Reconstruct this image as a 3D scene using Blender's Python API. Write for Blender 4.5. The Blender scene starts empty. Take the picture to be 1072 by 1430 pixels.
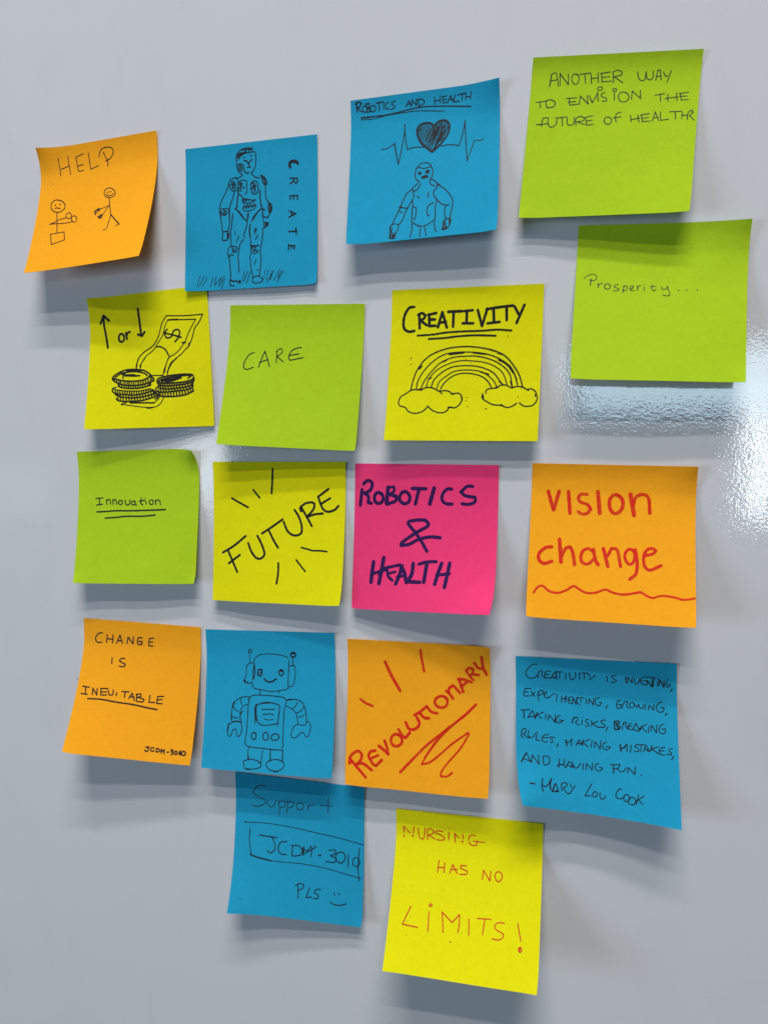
# Sticky notes with handwritten ideas on a glossy whiteboard.
import bpy, math, random
from mathutils import Matrix, Vector, noise

SC = bpy.context.scene
COL = SC.collection
Z0 = 1.40                      # height of the note grid's centre above the floor

# ---------------------------------------------------------------- camera
cd = bpy.data.cameras.new('camera')
cam = bpy.data.objects.new('camera', cd)
COL.objects.link(cam)
rot = Matrix([[0.967796, -0.019855, 0.250953], [0.251694, 0.057775, -0.966081], [0.004683, 0.998132, 0.060912]])
cam.matrix_world = Matrix.Translation(Vector((-0.04318, -0.37157, 1.41988))) @ rot.to_4x4()
cd.sensor_fit = 'HORIZONTAL'
cd.sensor_width = 36.0
cd.lens = 36.0 * 1032.41 / 1072.0
cd.clip_start = 0.01
cd.clip_end = 50.0
SC.camera = cam

# ---------------------------------------------------------------- room light
W = bpy.data.worlds.new('World')
SC.world = W
W.use_nodes = True
bg = W.node_tree.nodes['Background']
bg.inputs[0].default_value = (0.90, 0.95, 1.0, 1)
bg.inputs[1].default_value = 0.05

def lamp(name, loc, target, sx, sy, power, color):
    ld = bpy.data.lights.new(name, 'AREA')
    ld.shape = 'RECTANGLE'
    ld.size = sx
    ld.size_y = sy
    ld.energy = power
    ld.color = color
    o = bpy.data.objects.new(name, ld)
    COL.objects.link(o)
    o.location = loc
    d = Vector(target) - Vector(loc)
    o.rotation_euler = d.to_track_quat('-Z', 'Y').to_euler()
    return o

# three ceiling tubes, parallel to the board, above and behind the photographer
tube_white = (1.0, 0.945, 0.89)
for (ly, lz, pw) in ((-1.10, 4.15, 53), (-1.62, 4.15, 46), (-2.25, 4.15, 40)):
    lamp('ceiling_tube_lamp', (0.12, ly, lz), (0.12, ly, 0), 1.5, 0.08, pw, tube_white)
# windows of the room behind the photographer, seen only as reflections in the board
day = (0.80, 0.92, 1.0)
def window(x0, x1, z0, z1, radiance, col=day, y=-3.0):
    a = (x1 - x0) * (z1 - z0)
    lamp('window_light', ((x0 + x1) / 2, y, (z0 + z1) / 2), ((x0 + x1) / 2, 0, (z0 + z1) / 2),
         x1 - x0, z1 - z0, radiance * a * math.pi, col)
window(-0.06, 0.85, 1.655, 1.93, 6.5, (0.62, 0.85, 1.0))
window(0.65, 0.745, 1.21, 1.64, 12)
window(-1.95, -1.72, 1.22, 1.55, 3.2)
window(-3.30, -2.75, 1.14, 1.42, 0.4)
lamp('side_window_light', (-3.2, -1.9, 1.15), (-0.2, 0, 1.2), 1.3, 1.1, 46, (0.64, 0.82, 1.0))

vs = SC.view_settings
vs.view_transform = 'Standard'
vs.look = 'None'
vs.exposure = 0.08
vs.gamma = 1.0

# ---------------------------------------------------------------- materials
def new_mat(name):
    m = bpy.data.materials.new(name)
    m.use_nodes = True
    nt = m.node_tree
    return m, nt, nt.nodes['Principled BSDF']

def node(nt, kind, **kw):
    n = nt.nodes.new(kind)
    for k, v in kw.items():
        if k in n.inputs.keys() if isinstance(k, str) else False:
            n.inputs[k].default_value = v
        else:
            setattr(n, k, v)
    return n

def board_material():
    m, nt, b = new_mat('whiteboard_enamel')
    tc = node(nt, 'ShaderNodeTexCoord')
    # the faint cloudiness left by wiping
    n1 = node(nt, 'ShaderNodeTexNoise', Scale=5.0, Detail=5.0, Roughness=0.6)
    nt.links.new(tc.outputs['Object'], n1.inputs['Vector'])
    ramp = node(nt, 'ShaderNodeMix', data_type='RGBA')
    ramp.inputs[6].default_value = (0.582, 0.602, 0.642, 1)
    ramp.inputs[7].default_value = (0.612, 0.632, 0.674, 1)
    nt.links.new(n1.outputs['Fac'], ramp.inputs[0])
    # old marker never quite wiped off, and a few specks of dirt
    mg = node(nt, 'ShaderNodeMapping')
    mg.inputs['Scale'].default_value = (26, 1, 11)
    nt.links.new(tc.outputs['Object'], mg.inputs['Vector'])
    ng = node(nt, 'ShaderNodeTexNoise', Scale=1.0, Detail=3.0, Distortion=1.5)
    nt.links.new(mg.outputs[0], ng.inputs['Vector'])
    gr = node(nt, 'ShaderNodeMapRange')
    gr.inputs['From Min'].default_value = 0.52
    gr.inputs['From Max'].default_value = 0.75
    gr.inputs['To Min'].default_value = 1.0
    gr.inputs['To Max'].default_value = 0.972
    nt.links.new(ng.outputs['Fac'], gr.inputs['Value'])
    vo = node(nt, 'ShaderNodeTexVoronoi', Scale=17.0, Randomness=1.0)
    nt.links.new(tc.outputs['Object'], vo.inputs['Vector'])
    vr = node(nt, 'ShaderNodeMapRange')
    vr.inputs['From Min'].default_value = 0.008
    vr.inputs['From Max'].default_value = 0.020
    vr.inputs['To Min'].default_value = 0.72
    vr.inputs['To Max'].default_value = 1.0
    nt.links.new(vo.outputs['Distance'], vr.inputs['Value'])
    mm = node(nt, 'ShaderNodeMath', operation='MULTIPLY')
    nt.links.new(gr.outputs[0], mm.inputs[0])
    nt.links.new(vr.outputs[0], mm.inputs[1])
    sc_ = node(nt, 'ShaderNodeVectorMath', operation='SCALE')
    nt.links.new(ramp.outputs[2], sc_.inputs[0])
    nt.links.new(mm.outputs[0], sc_.inputs['Scale'])
    nt.links.new(sc_.outputs[0], b.inputs['Base Color'])
    # wiped streaks change the gloss a little
    mp = node(nt, 'ShaderNodeMapping')
    mp.inputs['Scale'].default_value = (6, 1, 22)
    mp.inputs['Rotation'].default_value = (0, 0.35, 0)
    nt.links.new(tc.outputs['Object'], mp.inputs['Vector'])
    n2 = node(nt, 'ShaderNodeTexNoise', Scale=1.0, Detail=4.0)
    nt.links.new(mp.outputs[0], n2.inputs['Vector'])
    mr = node(nt, 'ShaderNodeMapRange')
    mr.inputs['To Min'].default_value = 0.02
    mr.inputs['To Max'].default_value = 0.05
    nt.links.new(n2.outputs['Fac'], mr.inputs['Value'])
    nt.links.new(mr.outputs[0], b.inputs['Roughness'])
    # orange-peel relief of the enamel
    n3 = node(nt, 'ShaderNodeTexNoise', Scale=720.0, Detail=2.0, Roughness=0.55)
    nt.links.new(tc.outputs['Object'], n3.inputs['Vector'])
    n4 = node(nt, 'ShaderNodeTexNoise', Scale=140.0, Detail=1.0)
    nt.links.new(tc.outputs['Object'], n4.inputs['Vector'])
    ad = node(nt, 'ShaderNodeMath', operation='MULTIPLY_ADD')
    ad.inputs[1].default_value = 0.8
    nt.links.new(n4.outputs['Fac'], ad.inputs[0])
    nt.links.new(n3.outputs['Fac'], ad.inputs[2])
    bp = node(nt, 'ShaderNodeBump')
    bp.inputs['Strength'].default_value = 1.0
    bp.inputs['Distance'].default_value = 0.000031
    nt.links.new(ad.outputs[0], bp.inputs['Height'])
    nt.links.new(bp.outputs[0], b.inputs['Normal'])
    b.inputs['IOR'].default_value = 1.72
    return m

def paper_material(name, col, col2):
    m, nt, b = new_mat(name)
    tc = node(nt, 'ShaderNodeTexCoord')
    n1 = node(nt, 'ShaderNodeTexNoise', Scale=60.0, Detail=6.0, Roughness=0.7)
    nt.links.new(tc.outputs['Object'], n1.inputs['Vector'])
    mx = node(nt, 'ShaderNodeMix', data_type='RGBA')
    mx.inputs[6].default_value = (*col, 1)
    mx.inputs[7].default_value = (*col2, 1)
    nt.links.new(n1.outputs['Fac'], mx.inputs[0])
    nf = node(nt, 'ShaderNodeTexNoise', Scale=420.0, Detail=4.0, Roughness=0.8)
    nt.links.new(tc.outputs['Object'], nf.inputs['Vector'])
    fr = node(nt, 'ShaderNodeMapRange')
    fr.inputs['From Min'].default_value = 0.3
    fr.inputs['From Max'].default_value = 0.7
    fr.inputs['To Min'].default_value = 0.955
    fr.inputs['To Max'].default_value = 1.04
    nt.links.new(nf.outputs['Fac'], fr.inputs['Value'])
    fs = node(nt, 'ShaderNodeVectorMath', operation='SCALE')
    nt.links.new(mx.outputs[2], fs.inputs[0])
    nt.links.new(fr.outputs[0], fs.inputs['Scale'])
    nt.links.new(fs.outputs[0], b.inputs['Base Color'])
    b.inputs['Roughness'].default_value = 0.85
    b.inputs['Specular IOR Level'].default_value = 0.08
    n2 = node(nt, 'ShaderNodeTexNoise', Scale=1500.0, Detail=3.0)
    n3 = node(nt, 'ShaderNodeTexNoise', Scale=45.0, Detail=3.0)
    for n in (n2, n3):
        nt.links.new(tc.outputs['Object'], n.inputs['Vector'])
    ad = node(nt, 'ShaderNodeMath', operation='MULTIPLY_ADD')
    ad.inputs[1].default_value = 9.0
    nt.links.new(n3.outputs['Fac'], ad.inputs[0])
    nt.links.new(n2.outputs['Fac'], ad.inputs[2])
    bp = node(nt, 'ShaderNodeBump')
    bp.inputs['Strength'].default_value = 0.5
    bp.inputs['Distance'].default_value = 0.00012
    nt.links.new(ad.outputs[0], bp.inputs['Height'])
    nt.links.new(bp.outputs[0], b.inputs['Normal'])
    # thin paper lets a little light through
    tr = node(nt, 'ShaderNodeBsdfTranslucent')
    nt.links.new(mx.outputs[2], tr.inputs['Color'])
    ms = node(nt, 'ShaderNodeMixShader')
    ms.inputs[0].default_value = 0.05
    nt.links.new(b.outputs[0], ms.inputs[1])
    nt.links.new(tr.outputs[0], ms.inputs[2])
    nt.links.new(ms.outputs[0], nt.nodes['Material Output'].inputs['Surface'])
    return m

def ink_material(name, col, lo, hi, scale):
    # ink soaks in unevenly: its cover over the paper varies along the stroke
    m, nt, b = new_mat(name)
    b.inputs['Base Color'].default_value = (*col, 1)
    b.inputs['Roughness'].default_value = 0.6
    b.inputs['Specular IOR Level'].default_value = 0.2
    tc = node(nt, 'ShaderNodeTexCoord')
    n = node(nt, 'ShaderNodeTexNoise', Scale=scale, Detail=3.0, Roughness=0.65)
    nt.links.new(tc.outputs['Object'], n.inputs['Vector'])
    mr = node(nt, 'ShaderNodeMapRange')
    mr.inputs['From Min'].default_value = 0.3
    mr.inputs['From Max'].default_value = 0.7
    mr.inputs['To Min'].default_value = lo
    mr.inputs['To Max'].default_value = hi
    nt.links.new(n.outputs['Fac'], mr.inputs['Value'])
    nt.links.new(mr.outputs[0], b.inputs['Alpha'])
    return m

PAPER = {
    'orange': paper_material('orange_paper', (0.90, 0.390, 0.015), (0.87, 0.360, 0.012)),
    'green': paper_material('green_paper', (0.405, 0.600, 0.018), (0.375, 0.562, 0.014)),
    'yellow': paper_material('yellow_paper', (0.725, 0.700, 0.004), (0.690, 0.665, 0.003)),
    'blue': paper_material('blue_paper', (0.016, 0.320, 0.540), (0.012, 0.292, 0.503)),
    'pink': paper_material('pink_paper', (0.84, 0.052, 0.195), (0.80, 0.043, 0.175)),
}
INKMAT = {
    'black': ink_material('black_pen_ink', (0.012, 0.012, 0.016), 0.82, 1.0, 900),
    'grey': ink_material('grey_pen_ink', (0.025, 0.03, 0.025), 0.60, 0.98, 900),
    'marker': ink_material('black_marker_ink', (0.008, 0.008, 0.008), 0.92, 1.0, 300),
    'navy': ink_material('navy_marker_ink', (0.022, 0.004, 0.075), 0.90, 1.0, 300),
    'red': ink_material('red_marker_ink', (0.68, 0.018, 0.005), 0.6, 1.0, 170),
    'redpen': ink_material('red_pen_ink', (0.56, 0.035, 0.008), 0.90, 1.0, 900),
}

# ---------------------------------------------------------------- helpers
def mesh_obj(name, verts, faces, mat, parent=None, smooth=False):
    me = bpy.data.meshes.new(name)
    me.from_pydata(verts, [], faces)
    me.update()
    if smooth:
        me.polygons.foreach_set('use_smooth', [True] * len(me.polygons))
    me.materials.append(mat)
    o = bpy.data.objects.new(name, me)
    COL.objects.link(o)
    if parent:
        o.parent = parent
    return o

class Sheet:
    """A sticky note: its top strip v < v0 is glued flat, the rest curls away from the board."""
    S = 0.076
    def __init__(s, c, lift, p, v0, bow, curls, top):
        s.c, s.l, s.p, s.v0, s.bow, s.curls, s.top = c, lift, p, v0, bow, curls, top
        s.tab = []
        for zb in lift:
            acc = [0.0]
            n = 48
            for i in range(n):
                v = (i + .5) / n
                g = (p * ((v - v0) / (1 - v0)) ** (p - 1) / (1 - v0)) if v > v0 else 0.0
                sl = min(zb / s.S * g, .97)
                acc.append(acc[-1] + math.sqrt(1 - sl * sl))
            s.tab.append([a / acc[-1] for a in acc])
    def w(s, u, v):
        v = min(max(v, 0.), 1.) * 48
        i = min(int(v), 47)
        f = v - i
        a = [t[i] * (1 - f) + t[i + 1] * f for t in s.tab]
        return a[0] * (1 - u) + a[1] * u
    def at(s, u, v):
        w = s.w(u, v)
        (ax, az), (bx, bz), (cx, cz), (dx, dz) = s.c
        x = (ax * (1 - u) + bx * u) * (1 - w) + (dx * (1 - u) + cx * u) * w
        z = (az * (1 - u) + bz * u) * (1 - w) + (dz * (1 - u) + cz * u) * w
        g = ((v - s.v0) / (1 - s.v0)) ** s.p if v > s.v0 else 0.0
        y = .0005 + g * (s.l[0] * (1 - u) + s.l[1] * u + s.bow * 4 * u * (1 - u))
        if v < .13:
            y += s.top * (1 - v / .13) ** 2
        for (cu, cv, r, h, pull) in s.curls:      # dog-eared corners
            d = math.hypot(u - cu, v - cv) / r
            if d < 1:
                y += h * (1 - d) ** 2
                x += pull * (1 - 2 * cu) * (1 - d) ** 2
                z -= pull * (1 - 2 * cv) * (1 - d) ** 2
        return Vector((x, -y, z + Z0))
    def normal(s, u, v):
        e = .004
        u = min(max(u, e), 1 - e)
        v = min(max(v, e), 1 - e)
        a = s.at(u + e, v) - s.at(u - e, v)
        b = s.at(u, v - e) - s.at(u, v + e)
        return a.cross(b).normalized()          # towards the room (-y)

def paper_mesh(sh, base, mat, parent, seed):
    N = 44
    T = 0.00017
    front, back = [], []
    rnd = random.Random(seed)
    ph = [rnd.uniform(0, 6.28) for _ in range(4)]
    for j in range(N + 1):
        v = j / N
        for i in range(N + 1):
            u = i / N
            P = sh.at(u, v)
            # the sheet is never quite a smooth curve
            k = max(0.0, v - sh.v0)
            P.y += 0.00030 * k * (math.sin(5 * u + ph[0]) + .6 * math.sin(8 * u * v + ph[1]))
            n = sh.normal(u, v)
            front.append(P - base)
            back.append(P - n * T - base)
    verts = front + back
    M_ = (N + 1) ** 2
    q = lambda i, j: j * (N + 1) + i
    faces = []
    for j in range(N):
        for i in range(N):
            faces.append((q(i, j), q(i, j + 1), q(i + 1, j + 1), q(i + 1, j)))
            faces.append((M_ + q(i, j), M_ + q(i + 1, j), M_ + q(i + 1, j + 1), M_ + q(i, j + 1)))
    for i in range(N):
        faces.append((q(i, 0), q(i + 1, 0), M_ + q(i + 1, 0), M_ + q(i, 0)))
        faces.append((q(i + 1, N), q(i, N), M_ + q(i, N), M_ + q(i + 1, N)))
        faces.append((q(0, i + 1), q(0, i), M_ + q(0, i), M_ + q(0, i + 1)))
        faces.append((q(N, i), q(N, i + 1), M_ + q(N, i + 1), M_ + q(N, i)))
    o = mesh_obj('paper', verts, faces, mat, parent, smooth=True)
    o.data.set_sharp_from_angle(angle=math.radians(50))
    return ph, o

def wobble(sh, u, v, ph):
    k = max(0.0, v - sh.v0)
    return 0.00030 * k * (math.sin(5 * u + ph[0]) + .6 * math.sin(8 * u * v + ph[1]))

def smooth_runs(pts, step):
    """split a traced stroke at its corners, round the rest with Catmull-Rom"""
    runs, cur = [], [pts[0]]
    for i in range(1, len(pts)):
        cur.append(pts[i])
        if i < len(pts) - 1:
            a = (pts[i][0] - pts[i - 1][0], pts[i][1] - pts[i - 1][1])
            b = (pts[i + 1][0] - pts[i][0], pts[i + 1][1] - pts[i][1])
            ang = abs(math.atan2(a[0] * b[1] - a[1] * b[0], a[0] * b[0] + a[1] * b[1]))
            if ang > math.radians(72):
                runs.append(cur)
                cur = [pts[i]]
    runs.append(cur)
    out = []
    for r in runs:
        if len(r) == 1:
            out.append(r)
            continue
        closed = len(r) > 6 and math.dist(r[0], r[-1]) < 1e-6
        res = [r[0]]
        for i in range(len(r) - 1):
            p1, p2 = r[i], r[i + 1]
            p0 = r[i - 1] if i > 0 else (r[-2] if closed else (2 * p1[0] - p2[0], 2 * p1[1] - p2[1]))
            p3 = r[i + 2] if i + 2 < len(r) else (r[1] if closed else (2 * p2[0] - p1[0], 2 * p2[1] - p1[1]))
            d = math.dist(p1, p2)
            n = max(1, min(16, int(d / step)))
            for k in range(1, n + 1):
                t = k / n
                res.append(tuple(.5 * (2 * p1[c] + (p2[c] - p0[c]) * t + (2 * p0[c] - 5 * p1[c] + 4 * p2[c] - p3[c]) * t * t
                                       + (3 * p1[c] - p0[c] - 3 * p2[c] + p3[c]) * t ** 3) for c in (0, 1)))
        out.append(res)
    return out

def ink_mesh(name, sh, spec, mat, base, parent, ph, layer, rnd):
    verts, faces = [], []
    S = 76.0
    hk = layer
    def put(x, y, h):
        u, v = min(max(x / S, .001), .999), min(max(y / S, .001), .999)
        P = sh.at(u, v)
        P.y += wobble(sh, u, v, ph)
        P += sh.normal(u, v) * h
        verts.append(P - base)
        return len(verts) - 1
    for st in spec.split('|'):
        w, q = st.split(':')
        w = float(w)
        q = [int(a) / 2000 * S for a in q.split()]
        pts = list(zip(q[::2], q[1::2]))
        for run in smooth_runs(pts, 0.55):
            h = 0.000035 + (hk % 14) * 0.000007
            hk += 1
            r0 = w / 2
            if len(run) == 1 or (len(run) == 2 and math.dist(run[0], run[1]) < .05):
                c = put(run[0][0], run[0][1], h)
                ring = [put(run[0][0] + r0 * 1.15 * math.cos(a * .785), run[0][1] + r0 * math.sin(a * .785), h) for a in range(8)]
                for a in range(8):
                    faces.append((c, ring[a], ring[(a + 1) % 8]))
                continue
            # tremble of the hand and uneven pressure
            n = len(run)
            tremble = min(0.05, w * .10)
            sd = rnd.uniform(0, 100)
            P = []
            for i, (x, y) in enumerate(run):
                t = sd + i * .35
                P.append((x + tremble * noise.noise(Vector((t, 0, 0))), y + tremble * noise.noise(Vector((0, t, 5)))))
            prev = None
            dirs = []
            for i in range(n):
                a = P[max(i - 1, 0)]
                b = P[min(i + 1, n - 1)]
                dx, dy = b[0] - a[0], b[1] - a[1]
                l = math.hypot(dx, dy) or 1e-6
                dirs.append((dx / l, dy / l))
            for i in range(n):
                x, y = P[i]
                dx, dy = dirs[i]
                r = r0 * (1 + .20 * noise.noise(Vector((sd * 3 + i * .5, 3, 1))))
                hh = h + i * 0.0000006
                L = put(x - dy * r, y + dx * r, hh)
                R_ = put(x + dy * r, y - dx * r, hh)
                if prev:
                    faces.append((prev[0], prev[1], R_, L))
                for end, sgn in ((i == 0, -1), (i == n - 1, 1)):
                    if end:
                        arc = [L]
                        for k in (1, 2, 3):
                            a = k * math.pi / 4
                            ca, sa = math.cos(a), math.sin(a) * sgn
                            arc.append(put(x - dy * r * ca + dx * r * sa, y + dx * r * ca + dy * r * sa, hh))
                        arc.append(R_)
                        faces.append(tuple(arc) if sgn > 0 else tuple(reversed(arc)))
                prev = (L, R_)
    # keep every face turned to the room
    o = mesh_obj(name, verts, faces, mat, parent)
    return o, hk

# ---------------------------------------------------------------- whiteboard
def rounded_panel():
    x0, x1, z0, z1 = -1.25, 0.95, 0.75, 1.95
    d = 0.018
    b = 0.002
    v = [(x0, 0, z0), (x1, 0, z0), (x1, 0, z1), (x0, 0, z1),
         (x0 - b, b, z0 - b), (x1 + b, b, z0 - b), (x1 + b, b, z1 + b), (x0 - b, b, z1 + b),
         (x0 - b, d, z0 - b), (x1 + b, d, z0 - b), (x1 + b, d, z1 + b), (x0 - b, d, z1 + b)]
    f = [(0, 1, 2, 3), (8, 11, 10, 9)]
    for a in (0, 4):
        for i in range(4):
            j = (i + 1) % 4
            f.append((a + i, a + 4 + i, a + 4 + j, a + j))
    return v, f
v_, f_ = rounded_panel()
board = mesh_obj('whiteboard', v_, f_, board_material())
board['label'] = 'large glossy pale grey whiteboard behind all the sticky notes'
board['category'] = 'whiteboard'

# ---------------------------------------------------------------- data: sheet shapes and pen strokes
# sheets: corner positions on the board in metres (x, z), lift of the bottom corners, curl.
# ink: (part, ink, strokes); a stroke is width in mm : points in 1/2000 of the sheet's side.
SHEETS, INK = {}, {}
SHEETS['help'] = dict(c=[(-0.34291, 0.19926), (-0.26861, 0.20257), (-0.2677, 0.12999), (-0.34371, 0.12681)], lift=[0.015, 0.02], p=1.35, v0=0.17, bow=0.0, curls=[(0, 0, 0.3, 0.004, 0), (0, 1, 0.12, 0.00056, 0.00022), (1, 1, 0.16, 0.00068, 4e-05)], top=0.0009)
INK['help'] = [
  ('lettering', 'black', '0.51:316 158 325 269 349 421|0.53:349 319 420 305 484 288|0.53:477 140 490 267 521 421|0.54:612 176 749 143|0.54:612 176 634 275 655 376 692 393 748 385|0.54:639 313 737 296|0.54:833 144 850 262 871 388 1004 351|0.53:1017 225 1030 165 1082 116 1184 110 1251 143 1258 202 1212 269 1129 300|0.53:1091 169 1130 247 1163 315 1164 380'),
  ('stick_figure', 'black', '0.55:388 821 450 859 490 914 487 969 448 1004 389 1016 317 998 261 949 236 893 242 840 285 806 353 808 419 837|0.72:306 890 319 890|0.71:389 887 402 884|0.55:322 941 348 935 376 949 413 951|0.55:361 1013 401 1203 433 1369|0.55:267 1201 342 1182 414 1150 540 1131|0.55:267 1201 399 1208 533 1221 661 1215|0.54:595 1055 619 1075 634 1101 637 1128 624 1148 599 1151 572 1142 547 1121 535 1094 539 1069 555 1054 580 1050 608 1063|0.54:699 1120 724 1140 738 1170 740 1198 730 1221 708 1228 681 1216 659 1193 644 1163 645 1135 662 1119 685 1116 712 1127|0.55:323 1378 559 1369 596 1509 378 1560 323 1378'),
  ('stick_figure', 'black', '0.53:1266 746 1311 777 1340 819 1341 863 1310 889 1263 896 1210 883 1166 847 1149 802 1156 763 1187 736 1239 735 1289 759|0.53:1204 800 1221 796|0.53:1247 802 1267 800|0.53:1189 827 1232 862 1293 854 1316 829|0.53:1250 896 1277 1009 1328 1188|0.53:1272 1026 1189 1050 1068 1077|0.53:1272 1026 1223 1099 1181 1179|0.52:1328 1188 1315 1310 1301 1419 1242 1436|0.73:1328 1188 1423 1288 1511 1376|0.52:1511 1376 1473 1383 1446 1399|0.53:1032 1086 1067 1071 1122 1055|0.53:1035 1101 1084 1054 1116 1064|0.53:1055 1143 1086 1104 1125 1085|0.53:1033 1121 1059 1085 1098 1076|0.53:1065 1155 1042 1102|0.53:1119 1182 1159 1159 1183 1177 1170 1214 1136 1229|0.92:1111 1193 1143 1205|0.74:1161 1169 1160 1213'),
  ('ink_speck', 'black', '0.66:226 529'),
]
SHEETS['create'] = dict(c=[(-0.25148, 0.19106), (-0.17606, 0.19101), (-0.17559, 0.11455), (-0.2517, 0.11472)], lift=[0.0022, 0.0015], p=1.5, v0=0.17, bow=0.0, curls=[(0, 1, 0.16, 0.0004, 0.00035), (1, 1, 0.12, 0.00094, 0.00049)], top=0.0004)
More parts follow.
